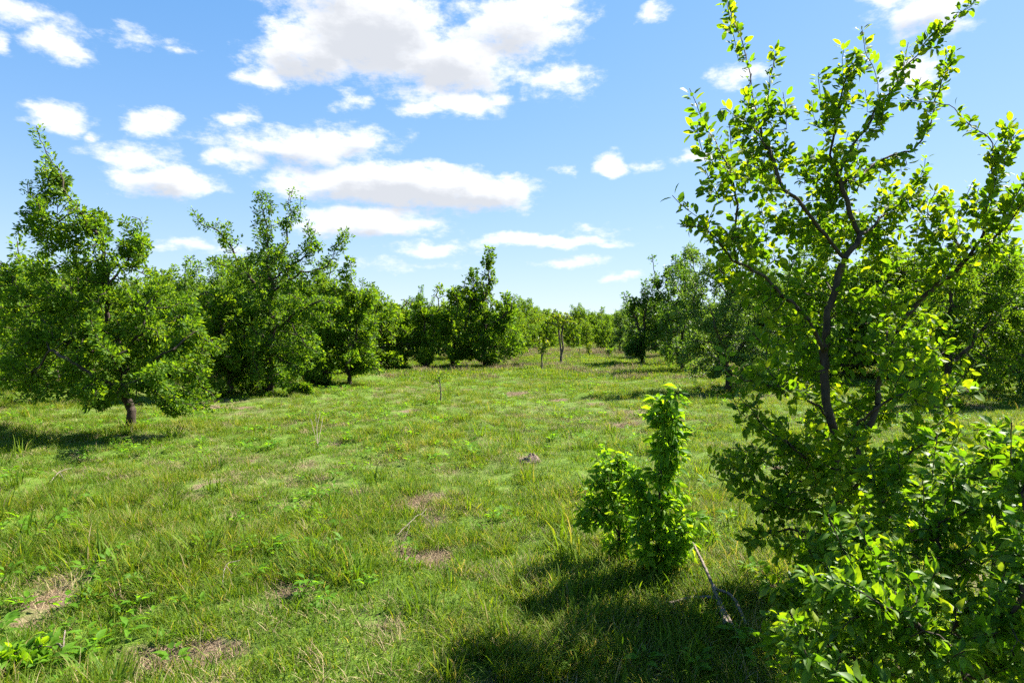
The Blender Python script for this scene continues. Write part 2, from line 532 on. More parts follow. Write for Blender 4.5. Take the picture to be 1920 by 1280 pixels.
class Skel:
    def __init__(self):
        self.p, self.par = [], []

    def add_path(self, pts, attach=True):
        """polyline; its first point hangs on the nearest node already there"""
        last = -1
        if self.p and attach:
            A = np.array(self.p)
            last = int(np.argmin(((A - pts[0]) ** 2).sum(1)))
            if np.linalg.norm(A[last] - pts[0]) < 1e-3 or np.linalg.norm(A[last] - pts[0]) < 0.06:
                pts = pts[1:]
        for q in pts:
            self.p.append(np.array(q, float))
            self.par.append(last)
            last = len(self.p) - 1
        return last

    def colonize(self, att, step, infl, kill, iters, rng, trop=(0, 0, 0.1), jit=0.25):
        pos = np.zeros((40000, 3))
        n = len(self.p)
        pos[:n] = self.p
        par = list(self.par)
        kids = np.zeros(40000, int)
        d = np.full(len(att), 1e9)
        near_ = np.zeros(len(att), int)

        def upd(lo, hi):
            for s in range(lo, hi, 400):
                e = min(hi, s + 400)
                D = np.sqrt(((att[:, None, :] - pos[None, s:e, :]) ** 2).sum(-1))
                j = D.argmin(1)
                v = D[np.arange(len(att)), j]
                b = v < d
                d[b] = v[b]
                near_[b] = j[b] + s
        upd(0, n)
        for it in range(iters):
            keep = d > kill
            att, d, near_ = att[keep], d[keep], near_[keep]
            if not len(att):
                break
            act = d < infl
            if not act.any():
                break
            u, inv = np.unique(near_[act], return_inverse=True)
            acc_ = np.zeros((len(u), 3))
            np.add.at(acc_, inv, unit(att[act] - pos[near_[act]]))
            ok = kids[u] < 4
            if not ok.any():
                break
            u, acc_ = u[ok], acc_[ok]
            dirn = unit(unit(acc_) + np.array(trop) + rng.normal(0, jit, (len(u), 3)))
            new = pos[u] + dirn * step
            kids[u] += 1
            k = len(new)
            if n + k > 39000:
                break
            pos[n:n + k] = new
            par.extend(u.tolist())
            upd(n, n + k)
            n += k
        self.p = [q for q in pos[:n]]
        self.par = par

    def shoots(self, count, rng, length=(0.3, 0.8), top=0.45, step=0.07, up=0.8):
        """straight leafy shoots that stick out of the crown"""
        A = np.array(self.p)
        par = np.array(self.par)
        tips = np.setdiff1d(np.arange(len(A)), par)
        zt = np.quantile(A[:, 2], 1 - top)
        cand = tips[A[tips, 2] > zt]
        c = A.mean(0)
        if not len(cand):
            return
        sc = (A[cand, 2] - zt) + 0.6 * np.hypot(A[cand, 0] - c[0], A[cand, 1] - c[1]) + rng.uniform(0, 0.5, len(cand))
        for i in cand[np.argsort(-sc)][:count * 3:3]:
            o = unit(A[i] - c) * 0.6 + np.array((0, 0, up)) + rng.normal(0, 0.2, 3)
            o = unit(o)
            L = rng.uniform(*length)
            q, last = A[i].copy(), int(i)
            for s in range(int(L / step)):
                o = unit(o + rng.normal(0, 0.07, 3))
                q = q + o * step
                self.p.append(q.copy())
                self.par.append(last)
                last = len(self.p) - 1

    def radii(self, base_r, tip_r, e=2.35):
        n = len(self.p)
        par = self.par
        w = np.zeros(n)
        for i in range(n - 1, -1, -1):
            if w[i] == 0:
                w[i] = 1.0
            if par[i] >= 0:
                w[par[i]] += w[i]
        root = w[0]
        r = base_r * (w / root) ** (1 / e)
        return np.maximum(r, tip_r)


def tubes(P0, R0, T0, P1, R1, T1, k):
    def ring(P, R, T):
        ref = np.where(np.abs(T[:, 2:3]) > 0.9, np.array([[1.0, 0, 0]]), np.array([[0, 0, 1.0]]))
        S = unit(np.cross(T, ref))
        U = np.cross(T, S)
        a = np.arange(k) / k * 2 * np.pi
        return P[:, None, :] + R[:, None, None] * (S[:, None, :] * np.cos(a)[None, :, None] + U[:, None, :] * np.sin(a)[None, :, None])
    n = len(P0)
    V = np.concatenate([ring(P0, R0, T0), ring(P1, R1, T1)], 1).reshape(-1, 3)
    b = (np.arange(n) * 2 * k)[:, None]
    i = np.arange(k)[None, :]
    j = (np.arange(k)[None, :] + 1) % k
    Fq = np.stack([b + i, b + j, b + k + j, b + k + i], -1).reshape(-1, 4)
    return V, Fq


def wood_arrays(sk, R, min_r=0.0, flare=True):
    P = np.array(sk.p)
    par = np.array(sk.par)
    n = len(P)
    main = np.full(n, -1)
    order = np.argsort(R)
    hasp = par >= 0
    for i in order:
        if par[i] >= 0:
            main[par[i]] = i
    din = np.zeros((n, 3))
    din[hasp] = unit(P[hasp] - P[par[hasp]])
    dout = np.zeros((n, 3))
    hm = main >= 0
    dout[hm] = unit(P[main[hm]] - P[hm])
    T = unit(din + dout + 1e-6)
    if flare:
        R = R.copy()
        R *= 1 + 0.55 * np.exp(-np.linalg.norm(P - P[0], axis=1) / 0.12)
    c = np.where(hasp)[0]
    pp = par[c]
    ismain = main[pp] == c
    P0, P1 = P[pp], P[c]
    R1 = R[c]
    R0 = np.where(ismain, R[pp], np.minimum(R[pp] * 0.9, R1 * 1.1))
    T0 = np.where(ismain[:, None], T[pp], din[c])
    T1 = T[c]
    V, Fc, off = [], [], 0
    for lo, hi, k in ((0.012, 9, 8), (0.005, 0.012, 5), (min_r, 0.005, 3)):
        s = (R1 >= lo) & (R1 < hi)
        if s.any():
            v, f = tubes(P0[s], R0[s], T0[s], P1[s], R1[s], T1[s], k)
            V.append(v)
            Fc.append(f + off)
            off += len(v)
    return np.vstack(V), Fc


OVAL = (np.array([(0, 0, 0), (.22, .36, .05), (.22, 0, 0), (.22, -.36, .05), (.55, .47, .07), (.55, 0, .01), (.55, -.47, .07), (.84, .27, .02), (.84, 0, -.02), (.84, -.27, .02), (1, 0, -.07)], float),
        [np.array([(0, 2, 1), (0, 3, 2), (7, 8, 10), (8, 9, 10)]), np.array([(1, 2, 5, 4), (2, 3, 6, 5), (4, 5, 8, 7), (5, 6, 9, 8)])])
LANCE = (np.array([(0, 0, 0), (.3, .42, .06), (.3, 0, 0), (.3, -.42, .06), (.62, .34, .0), (.62, 0, -.06), (.62, -.34, .0), (1, 0, -.24)], float),
         [np.array([(0, 2, 1), (0, 3, 2), (4, 5, 7), (5, 6, 7)]), np.array([(1, 2, 5, 4), (2, 3, 6, 5)])])
DIAM = (np.array([(0, 0, 0), (.45, .5, .07), (1, 0, -.04), (.45, -.5, .07)], float), [np.array([(0, 2, 1), (0, 3, 2)])])


def leaf_frames(sk, R, rng, count, thr, length, spread, up=0.55, width=0.52, along=0.4, droop=0.0, young=True, cone=None, zleaf=-9.0, tone_mid=0.42):
    """positions and axes of the leaves: they sit on the thin twigs"""
    P = np.array(sk.p)
    par = np.array(sk.par)
    c = np.where((par >= 0) & (R <= max(thr, min(np.quantile(R, 0.75), 0.42 * R[0]))) & (P[:, 2] > zleaf))[0]
    if not len(c):
        c = np.where((par >= 0) & (P[:, 2] > zleaf))[0]
    if not len(c):
        c = np.where(par >= 0)[0][-3:]
    wgt = np.linalg.norm(P[c] - P[par[c]], axis=1)
    if cone is not None:
        wgt = wgt * cone(P[c])
    ch = rng.choice(c, count, p=wgt / wgt.sum())
    t = rng.random(count)[:, None]
    B = P[par[ch]] * (1 - t) + P[ch] * t
    Tg = unit(P[ch] - P[par[ch]])
    rnd = unit(rng.normal(0, 1, (count, 3)))
    side = unit(rnd - (rnd * Tg).sum(1, keepdims=True) * Tg)
    B = B + side * (rng.random((count, 1)) ** 0.7) * spread
    D = unit(side * 0.9 + Tg * along + np.array((0, 0, -droop)) + rng.normal(0, 0.18, (count, 3)))
    Nn = unit(np.array((0, 0, up)) + rng.normal(0, 0.55, (count, 3)))
    S = unit(np.cross(Nn, D))
    Nn = unit(np.cross(D, S))
    L = length * rng.uniform(0.5, 1.3, count)
    Wd = L * width * rng.uniform(0.8, 1.2, count)
    tone = np.clip(rng.normal(tone_mid, 0.2, count), 0, 1)
    if young:   # shoot tips carry fresh yellow green leaves
        kidless = np.ones(len(P), bool)
        kidless[par[par >= 0]] = False
        tone = np.clip(tone + 0.28 * kidless[ch] * rng.random(count), 0, 1)
    return B, D, S, Nn, L, Wd, tone


def leaf_arrays(fr, tmpl):
    B, D, S, Nn, L, Wd, tone = fr
    tv, tf = tmpl
    n, k = len(B), len(tv)
    V = (B[:, None, :] + D[:, None, :] * (tv[None, :, 0, None] * L[:, None, None])
         + S[:, None, :] * (tv[None, :, 1, None] * Wd[:, None, None] * 1.0)
         + Nn[:, None, :] * (tv[None, :, 2, None] * L[:, None, None])).reshape(-1, 3)
    off = (np.arange(n) * k)[:, None, None]
    Fs = [(f[None] + off).reshape(-1, f.shape[1]) for f in tf]
    return V, Fs, np.repeat(tone, k)


def lobe_points(lobes, n, rng, shell=0.42):
    """points spread through the union of ellipsoids (centre, radii, weight)"""
    C = np.array([l[0] for l in lobes])
    Rr = np.array([l[1] for l in lobes])
    w = np.array([Rr[i].prod() ** 0.75 * (lobes[i][2] if len(lobes[i]) > 2 else 1) for i in range(len(lobes))])
    ch = rng.choice(len(lobes), n, p=w / w.sum())
    return C[ch] + unit(rng.normal(0, 1, (n, 3))) * (rng.random((n, 1)) ** shell) * Rr[ch]


def px_lobes(spec, depth, thick=0.9):
    out = []
    for s in spec:
        x, y, rx, ry = s[:4]
        dd = s[4] if len(s) > 4 else 0.0
        k = (depth + dd) / F_PX
        r = (rx * k, max(0.12, thick * 0.5 * (rx + ry) * k), ry * k)
        out.append((at(x, y, depth + dd), np.array(r), s[5] if len(s) > 5 else 1.0))
    return out


def build_tree(name, base, paths, lobes, seed, n_att, step, leaves, leaf_len, base_r, mat, spread, thr=0.011, tmpl=DIAM,
               shoots=0, shoot_len=(0.3, 0.8), shoot_top=0.45, bark=None, up=0.55, width=0.55, kill=1.6, droop=0.0, tip=0.0022, min_r=0.0,
               zmin=0.05, jit=0.25, bare_tips=False, trop=(0, 0, 0.12), shell=0.42, zleaf=-9.0, tone=0.42, wob=0.75, gaps=0.0):
    """returns (wood mesh, leaf frames) in coordinates relative to the base"""
    rng = np.random.default_rng(seed)
    base = np.asarray(base, float)
    sk = Skel()
    for i, q in enumerate(paths):
        c_ = catmull(q, step * 0.8)
        if len(c_) > 6:   # limbs are never straight poles
            w_ = rng.normal(0, step * wob, c_.shape)
            w_ = np.stack([np.convolve(w_[:, k], np.ones(5) / 5, 'same') for k in range(3)], 1)
            w_[0] = w_[-1] = 0
            c_ = c_ + w_
        sk.add_path(c_, attach=i > 0)
    A = lobe_points(lobes, n_att, rng, shell)
    A = A[A[:, 2] > base[2] + zmin]
    sk.colonize(A, step, 60 * step, kill * step, 90, rng, jit=jit, trop=trop)
    if shoots:
        sk.shoots(shoots, rng, shoot_len, shoot_top, min(0.07, step))
    R = sk.radii(base_r, tip)
    sk.p = [q - base for q in sk.p]
    gsc = step / 0.1
    V, Fc = wood_arrays(sk, R, min_r)
    fr = leaf_frames(sk, R, rng, leaves, thr, leaf_len, spread, up, width, droop=droop, zleaf=zleaf, tone_mid=tone, cone=(lambda q: np.clip(0.55 + gaps * np.sin(q[:, 0] * 6.1 / gsc + seed) * np.sin(q[:, 1] * 5.3 / gsc + 2.1 * seed) * np.sin(q[:, 2] * 6.7 / gsc + 1.3 * seed) * 2.2, 0.04, 2.0)) if gaps else None)
    return mesh_np(name + '_trunk', V, Fc, bark or M_BARK), fr, sk, R


def assemble(name, base, wood, crown, label, cat='tree', group=None, rot=0.0, scale=(1, 1, 1), crown_name='crown'):
    e = link(name, None, loc=tuple(base))
    e.rotation_euler = (0, 0, rot)
    e.scale = scale
    link('trunk' if cat == 'tree' else 'stem', wood, e)
    link(crown_name, crown, e)
    tag(e, label, cat, group)
    return e


def crown_mesh(name, fr, tmpl, mat):
    V, Fs, tone = leaf_arrays(fr, tmpl)
    return mesh_np(name, V, Fs, mat, {'tone': tone}, smooth=True)


def log(*a):
    print('[%.1fs]' % (time.time() - T_START), *a)


log('ground')


# ------------------------------------------------------------------ the trees one can tell apart
def pl(depth, *pts):
    return [at(q[0], q[1], depth + (q[2] if len(q) > 2 else 0.0)) for q in pts]


def photo_tree(name, label, bx, by, paths, lobes, seed, n_att, step, leaves, leaf_len, base_r, mat, spread, thick=0.9, group=None, sink=0.06, skirt=0.8, gaps=0.5, **kw):
    b = ground_at(bx, by)
    b[2] -= sink
    D = b[1]
    pp = [[b] + pl(D, *paths[0])] + [pl(D, *q) for q in paths[1:]]
    lb = px_lobes(lobes, D, thick)
    rg_ = np.random.default_rng(seed)
    for k in range(4 if skirt else 0):   # low growth that reaches nearly to the grass
        a = k * 1.571 + rg_.uniform(-.3, .3)
        lb.append((b + np.array((skirt * math.cos(a), skirt * math.sin(a), rg_.uniform(.45, .75))), np.array((.38, .38, .28)), .5))
    kw['zmin'] = 0.16
    wood, fr, sk, R = build_tree(name, b, pp, lb, seed, n_att, step, leaves, leaf_len, base_r, mat, spread, gaps=gaps, **kw)
    crown = crown_mesh(name + '_crown', fr, DIAM, mat)
    e = assemble(name, b, wood, crown, label, 'tree', group)
    log(name, 'depth %.1f' % D, 'nodes', len(sk.p))
    return e


ROW_L = 'trees along the left edge of the meadow'
ROW_R = 'trees along the right edge of the meadow'
# big leaning tree at the left
photo_tree('broadleaf_tree', 'large dense green tree at the left whose crown leans to a thin peak', 245, 806,
           [[(243, 740), (232, 690), (222, 640, -.1), (198, 600, .1), (200, 540), (195, 470), (150, 400), (110, 330), (75, 262)],
            [(228, 680), (262, 630, -.3), (285, 560, -.2)],
            [(200, 540), (235, 470, .2), (268, 420, .3)],
            [(225, 650), (150, 600, .5), (90, 560, .6)],
            [(240, 715), (310, 660, -.6), (370, 620, -.4)],
            [(243, 740), (170, 700, -.7), (90, 660, -.6)],
            [(238, 700), (200, 660, -1.0), (170, 600, -1.3)],
            [(240, 720), (300, 700, -1.1), (330, 690, -1.4)]],
           [(78, 292, 14, 34, 0, 2.4), (92, 350, 34, 40, 0, 1.5), (120, 420, 72, 55), (70, 450, 40, 45), (215, 420, 30, 22, .3, .9), (262, 402, 22, 18, .3, 1.1), (200, 480, 85, 50),
            (90, 560, 100, 90, .2), (230, 570, 110, 70), (310, 570, 70, 45, .2), (350, 650, 75, 60, -.1), (250, 660, 120, 65, -.2), (110, 660, 110, 75), (340, 725, 65, 36, -.4, .8),
            (60, 700, 70, 40, .2, .8), (290, 765, 50, 20, -.5, .5), (200, 735, 70, 26, -.8, .9), (130, 735, 60, 26, -.3, .8), (380, 740, 40, 24, -.2, .7), (330, 770, 45, 18, -.6, 1.1), (385, 760, 40, 20, -.3, 1.0), (180, 765, 50, 16, -.7, .9), (80, 735, 60, 24, -.2, .9)],
           11, 2300, 0.10, 52416, 0.058, 0.062, M_ELM, 0.085, group=ROW_L, shoots=16, shoot_len=(0.15, 0.4), skirt=0)
# open tree with raised arms
photo_tree('broadleaf_tree', 'tall open tree with bare raised arms standing above the left row', 505, 738,
           [[(507, 690), (505, 640), (507, 590), (508, 540), (500, 480), (498, 430), (500, 362)],
            [(508, 560), (470, 520, .2), (435, 470, .3), (400, 430, .2), (370, 410, .2)],
            [(507, 545), (560, 520, -.2), (610, 500, -.3), (632, 470, -.2), (655, 438, -.1)],
            [(503, 500), (540, 450, .2), (545, 400, .3), (542, 358, .3)],
            [(470, 520, .2), (440, 500, .5), (402, 490, .5)],
            [(510, 520), (570, 480, .3), (580, 445, .3), (592, 430, .3)],
            [(507, 620), (570, 580, -.5), (610, 560, -.6)], [(506, 640), (450, 600, -.5), (420, 590, -.4)],
            [(507, 660), (480, 640, -1.0), (470, 610, -1.2)]],
           [(490, 375, 20, 22, 0, 2.0), (505, 420, 38, 40, 0, 1.5), (543, 385, 16, 32, .3, 1.8), (565, 410, 12, 16, .3), (505, 490, 55, 40, 0, 1.2), (400, 420, 30, 14, .2, 1.3), (430, 455, 32, 30, .3, 1.2),
            (410, 490, 28, 16, .5), (455, 500, 40, 30, .3), (580, 465, 22, 36, .3, 1.1), (640, 455, 16, 26, -.1, 1.8), (618, 495, 24, 20, -.2, 1.4), (560, 520, 50, 30, -.1),
            (505, 570, 95, 50), (440, 590, 55, 40, -.2), (585, 580, 60, 45, -.2), (510, 640, 85, 45, -.1), (470, 700, 45, 30, -.2, .8), (545, 690, 45, 34, -.3, .8), (440, 660, 50, 40, -.1), (570, 650, 50, 40, -.1)],
           12, 2200, 0.115, 24097, 0.07, 0.075, M_ELM, 0.10, thick=0.8, group=ROW_L, shoots=8, shoot_len=(0.15, 0.4), gaps=0.25)
# bushy bright tree between the two
photo_tree('broadleaf_tree', 'low bushy bright green tree squeezed between the leaning tree and the open tree', 425, 742,
           [[(425, 700), (420, 650), (410, 600), (400, 555)], [(423, 690), (380, 650, -.3), (350, 600, -.2)], [(424, 690), (460, 640, .2), (470, 590, .2)]],
           [(400, 570, 60, 40), (350, 610, 60, 50), (440, 610, 55, 50), (400, 660, 80, 50, -.3), (380, 715, 50, 20, -.4, .6), (330, 680, 40, 35, 0)],
           13, 900, 0.15, 12825, 0.085, 0.06, M_LIME, 0.12, group=ROW_L, zmin=0.25)
photo_tree('broadleaf_tree', 'pale green bushy tree with low dark trunk just right of the open tree', 578, 714,
           [[(580, 670), (582, 620), (590, 560)], [(580, 670), (560, 620, .3), (548, 570, .3)]],
           [(590, 550, 40, 35), (570, 600, 55, 45), (600, 640, 45, 40, -.2), (560, 670, 40, 25, -.2, .7)],
           14, 700, 0.17, 9072, 0.095, 0.055, M_LIME, 0.13, group=ROW_L, zmin=0.3)
photo_tree('broadleaf_tree', 'small light green tree close right of the pale bushy tree', 607, 720,
           [[(607, 680), (612, 630), (618, 560)]],
           [(618, 545, 28, 35), (615, 600, 40, 45), (625, 650, 35, 35, -.2)],
           15, 500, 0.17, 6435, 0.095, 0.05, M_LIME, 0.13, group=ROW_L, zmin=0.3)
photo_tree('broadleaf_tree', 'slim two-stemmed tree with one bare leafy shoot rising above its crown', 655, 722,
           [[(652, 680), (650, 620), (655, 560), (658, 520), (657, 482)], [(653, 700), (662, 650, .1), (672, 580, .2), (690, 545, .2)], [(656, 545), (645, 515), (640, 500)]],
           [(657, 500, 5, 22, 0, 3), (645, 515, 6, 16, 0, 2), (655, 560, 35, 35), (680, 570, 32, 36, .2), (650, 620, 42, 42), (690, 630, 36, 42, .2), (665, 670, 45, 28, -.1, .7)],
           16, 800, 0.16, 9849, 0.09, 0.055, M_ELM, 0.12, thick=0.85, group=ROW_L, zmin=0.35)
photo_tree('broadleaf_tree', 'shaded middling tree with dark stem right of the two-stemmed tree', 756, 690,
           [[(756, 660), (758, 620), (755, 575)], [(756, 665), (735, 620, .4), (725, 590, .4)]],
           [(755, 580, 34, 26), (730, 600, 34, 34), (770, 625, 30, 34, -.3), (740, 645, 40, 26, -.3), (715, 650, 28, 30, .2)],
           17, 600, 0.24, 6084, 0.125, 0.07, M_ELM, 0.17, group=ROW_L, zmin=0.5)
photo_tree('broadleaf_tree', 'small yellowish green tree on twin stems in the left row', 797, 692,
           [[(796, 665), (795, 630), (792, 590)], [(798, 675), (805, 640), (812, 600)]],
           [(790, 590, 26, 30), (808, 600, 26, 32), (800, 640, 34, 26)],
           18, 450, 0.24, 4860, 0.125, 0.06, M_LIME, 0.17, group=ROW_L, zmin=0.6)
photo_tree('broadleaf_tree', 'broad mid green tree with a brown tangle at its foot', 848, 688,
           [[(848, 650), (850, 610), (855, 560)], [(848, 660), (825, 600, .3), (822, 560, .3)], [(850, 650), (880, 600, -.3), (890, 560, -.3)]],
           [(830, 555, 26, 26), (860, 560, 34, 30), (890, 560, 24, 28), (850, 610, 52, 40, -.2), (830, 645, 30, 28), (880, 640, 34, 36, -.3)],
           19, 800, 0.22, 8100, 0.125, 0.07, M_LIME, 0.17, group=ROW_L, shoots=7, shoot_len=(0.4, 1.0), zmin=0.25)
photo_tree('broadleaf_tree', 'tall pointed tree that ends the left row and rises above its neighbours', 910, 688,
           [[(909, 650), (911, 600), (913, 550), (915, 510), (916, 480)], [(912, 560), (898, 530, .3), (878, 512, .3)], [(911, 610), (945, 585, -.3), (960, 570, -.3)]],
           [(915, 498, 14, 26, 0, 3.6), (912, 540, 28, 28, 0, 1.8), (880, 515, 9, 8, .2, 1.6), (915, 580, 42, 34), (945, 590, 32, 34, .1), (905, 625, 44, 40, -.3), (945, 640, 40, 36, .1), (925, 665, 40, 22, -.3)],
           20, 1000, 0.21, 10216, 0.12, 0.085, M_ELM, 0.16, group=ROW_L, shoots=6, shoot_len=(0.2, 0.5), gaps=0.0)
# right row
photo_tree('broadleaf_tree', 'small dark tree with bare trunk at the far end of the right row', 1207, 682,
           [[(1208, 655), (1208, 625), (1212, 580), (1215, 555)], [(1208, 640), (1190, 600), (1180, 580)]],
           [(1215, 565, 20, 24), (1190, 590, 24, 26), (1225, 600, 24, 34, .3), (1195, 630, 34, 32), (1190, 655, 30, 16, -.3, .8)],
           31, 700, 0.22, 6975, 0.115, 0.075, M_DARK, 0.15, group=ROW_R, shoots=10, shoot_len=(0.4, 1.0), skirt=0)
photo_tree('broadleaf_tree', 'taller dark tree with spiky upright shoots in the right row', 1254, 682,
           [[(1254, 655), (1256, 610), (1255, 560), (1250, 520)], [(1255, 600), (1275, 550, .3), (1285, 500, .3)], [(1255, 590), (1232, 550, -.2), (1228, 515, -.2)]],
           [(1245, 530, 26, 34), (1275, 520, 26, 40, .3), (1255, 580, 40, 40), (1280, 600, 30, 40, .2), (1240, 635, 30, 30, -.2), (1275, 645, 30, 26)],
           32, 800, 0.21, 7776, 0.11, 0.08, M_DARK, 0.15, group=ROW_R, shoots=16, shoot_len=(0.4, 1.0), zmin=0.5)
photo_tree('broadleaf_tree', 'broad grey-green fine-leaved tree low to the ground beside the near tree', 1362, 738,
           [[(1360, 700), (1358, 660), (1362, 600), (1368, 540)], [(1360, 700), (1320, 640, .3), (1300, 560, .3)], [(1360, 690), (1410, 630), (1440, 560)],
            [(1359, 680), (1340, 620, -.8), (1330, 570, -.9)], [(1360, 680), (1390, 620, 1), (1400, 560, 1.2)]],
           [(1330, 520, 50, 45), (1400, 520, 55, 45), (1310, 590, 50, 55), (1380, 590, 75, 55, -.2), (1450, 590, 50, 60), (1310, 660, 45, 40), (1370, 670, 70, 38, -.4), (1440, 670, 50, 36),
            (1290, 480, 20, 22, .5)],
           33, 2000, 0.13, 32130, 0.062, 0.07, M_GREY, 0.11, group=ROW_R, shoots=16, shoot_len=(0.2, 0.6), zmin=0.3)
photo_tree('broadleaf_tree', 'shady tree with slim dark trunk seen through the near tree at the right edge', 1776, 756,
           [[(1776, 700), (1776, 640), (1772, 560), (1765, 500)], [(1776, 690), (1820, 640, -.2), (1870, 590, .1)], [(1776, 670), (1730, 620, .3), (1700, 560, .3)],
            [(1776, 650), (1800, 590, .6), (1830, 530, .8)]],
           [(1770, 500, 60, 45), (1850, 520, 70, 50), (1720, 570, 50, 55), (1800, 590, 80, 60), (1890, 610, 70, 60), (1760, 650, 70, 40), (1860, 680, 80, 30, -.1), (1690, 650, 40, 40, .3)],
           34, 1700, 0.13, 21600, 0.075, 0.065, M_ELM, 0.11, group=ROW_R, shoots=10, shoot_len=(0.2, 0.6), zmin=0.35)
log('photo trees')

# ------------------------------------------------------------------ general trees for the second rows and the far wood
PROTO = []
for i, (h, w, nl, mat, sd, sh) in enumerate([(4.2, 1.9, 11050, M_ELM, 101, 14), (4.6, 1.6, 11050, M_DARK, 102, 18), (3.6, 1.8, 11050, M_LIME, 103, 8),
                                             (4.0, 1.7, 11050, M_GREY, 104, 14), (3.4, 1.5, 8500, M_YELLOW, 105, 6), (4.4, 2.1, 12750, M_LIME, 106, 12)]):
    rg = np.random.default_rng(sd)
    lob = []
    for k in range(11):
        a = k * 2.4 + rg.uniform(-.4, .4)
        z = h * (0.11 + 0.75 * k / 10)
        rad = w * (0.62 if k < 7 else 0.3) * rg.uniform(.7, 1.1)
        r = w * rg.uniform(.34, .55) * (1.0 if k < 8 else .7)
        lob.append((np.array((rad * math.cos(a), rad * math.sin(a), z)), np.array((r, r, r * rg.uniform(.75, 1.05)))))
    lob.append((np.array((0, 0, h * .62)), np.array((w * .55, w * .55, h * .26))))
    trunk = [np.array((0, 0, -.05)), np.array((.05, .02, h * .2)), np.array((-.04, .05, h * .4)), np.array((.06, -.03, h * .68))]
    wood, fr, sk, R = build_tree('general%d' % i, (0, 0, 0), [trunk], lob, sd, 700, 0.2, nl, 0.115, 0.085, mat, 0.16, shoots=sh, shoot_len=(0.3, 0.9), zmin=0.1, min_r=0.003, gaps=0.45)
    cm = crown_mesh('general%d_crown' % i, fr, DIAM, mat)
    PROTO.append((wood, cm, fr, mat, h, w))
log('protos')


def place(proto, x, base_y, top_y, label, group=None, rot=None, wide=1.0, depth=None, name='broadleaf_tree'):
    wood, cm, fr, mat, h, w = PROTO[proto]
    if depth is None:
        b = ground_at(x, base_y)
    else:
        b = at(x, 600, depth)
        b[2] = float(gh(b[0], b[1]))
    top = at(x, top_y, b[1])[2]
    s = (top - b[2]) / (h * 1.07)
    rg = np.random.default_rng(int(abs(x)) * 7 + proto)
    return assemble(name, b, wood, cm, label, 'tree', group, rot if rot is not None else rg.uniform(0, 6.28), (s * wide, s * wide, s))


SEC_L = 'trees in the second row on the left'
place(0, -30, 0, 405, 'green tree cut by the left picture edge behind the leaning tree', SEC_L, depth=12.5)
place(2, 60, 0, 470, 'bright tree filling the gap behind the leaning tree at the far left', SEC_L, depth=15.5, wide=1.15)
place(5, 170, 0, 500, 'dense green tree standing directly behind the leaning tree', SEC_L, depth=16.5)
place(1, 356, 0, 478, 'dark tree top poking up between the leaning tree and the open tree', SEC_L, depth=20.0, wide=.75)
place(5, 300, 0, 515, 'rounded green crown behind the right shoulder of the leaning tree', SEC_L, depth=18.0)
place(2, 455, 0, 520, 'bright green crown behind the open tree on its left side', SEC_L, depth=21.0)
place(0, 540, 0, 530, 'green crown hidden behind the open tree on its right side', SEC_L, depth=22.0)
place(5, 625, 0, 525, 'wide green crown behind the pale bushy tree', SEC_L, depth=25.0)
place(1, 690, 0, 512, 'round dark tree top behind the two-stemmed tree', SEC_L, depth=30.0, wide=.85)
place(2, 718, 0, 560, 'yellowish green crown just right of the round dark tree top', SEC_L, depth=27.0)
place(1, 785, 0, 527, 'second dark rounded tree top in the middle of the left row', SEC_L, depth=34.0)
place(2, 870, 0, 532, 'bright crown filling the gap left of the tall pointed tree', SEC_L, depth=30.0)
place(5, 962, 0, 560, 'bright green tree leaning out just right of the tall pointed tree', SEC_L, depth=29.0, wide=.85)
place(0, 980, 0, 572, 'darker green tree behind the end of the left row', SEC_L, depth=36.0, wide=.9)

FAR = 'trees closing the far end of the meadow'
place(4, 1002, 0, 578, 'orange-yellow tree at the far end beside the left row', FAR, depth=46.0)
place(2, 1025, 0, 590, 'low green tree at the far end right of the orange-yellow tree', FAR, depth=44.0)
place(4, 1040, 0, 588, 'yellow-green tree behind the twin-stemmed sapling', FAR, depth=50.0)
place(2, 1075, 0, 588, 'light green tree right of the twin-stemmed sapling at the far end', FAR, depth=46.0, wide=.8)
place(1, 1103, 0, 576, 'wide dark tree top on the far skyline', FAR, depth=58.0, wide=1.4)
place(5, 1100, 0, 598, 'low bright tree below the wide dark skyline tree', FAR, depth=43.0, wide=.8)
place(2, 1132, 0, 590, 'bright rounded tree at the far end near the right row', FAR, depth=42.0)
place(3, 1165, 0, 568, 'greyish spiky tree at the start of the right row', FAR, depth=36.0, wide=.85)

SEC_R = 'trees in the second row on the right'
place(1, 1283, 0, 458, 'dark crown rising behind the spiky tree of the right row', SEC_R, depth=22.0, wide=.7)
place(3, 1245, 0, 545, 'grey-green crown between the two dark trees of the right row', SEC_R, depth=31.0)
place(3, 1480, 0, 480, 'grey-green tree behind the trunk of the near tree', SEC_R, depth=17.0)
place(0, 1580, 0, 470, 'green tree half hidden behind the fork of the near tree', SEC_R, depth=19.0)
place(5, 1670, 0, 450, 'tall green tree behind the right limb of the near tree', SEC_R, depth=18.0)
place(0, 1880, 0, 430, 'tree at the right picture edge behind the near tree', SEC_R, depth=15.0)
place(1, 1990, 0, 440, 'dark tree cut by the right picture edge', SEC_R, depth=13.0)


def wood_join(i):
    wood, cm, fr, mat, h, w = PROTO[i]
    V, Fs, tone = leaf_arrays(fr, DIAM)
    nv = len(wood.vertices)
    wv = np.zeros(nv * 3, np.float32)
    wood.vertices.foreach_get('co', wv)
    q = np.array([p_.vertices[:] for p_ in wood.polygons])
    return mesh_np('wood_tree%d' % i, np.vstack([wv.reshape(-1, 3), V]), [q] + [f + nv for f in Fs], None,
                   {'tone': np.concatenate([np.zeros(nv), tone])}, mats=[M_BARK, mat],
                   midx=np.concatenate([np.zeros(len(q)), np.ones(sum(len(f) for f in Fs))]))


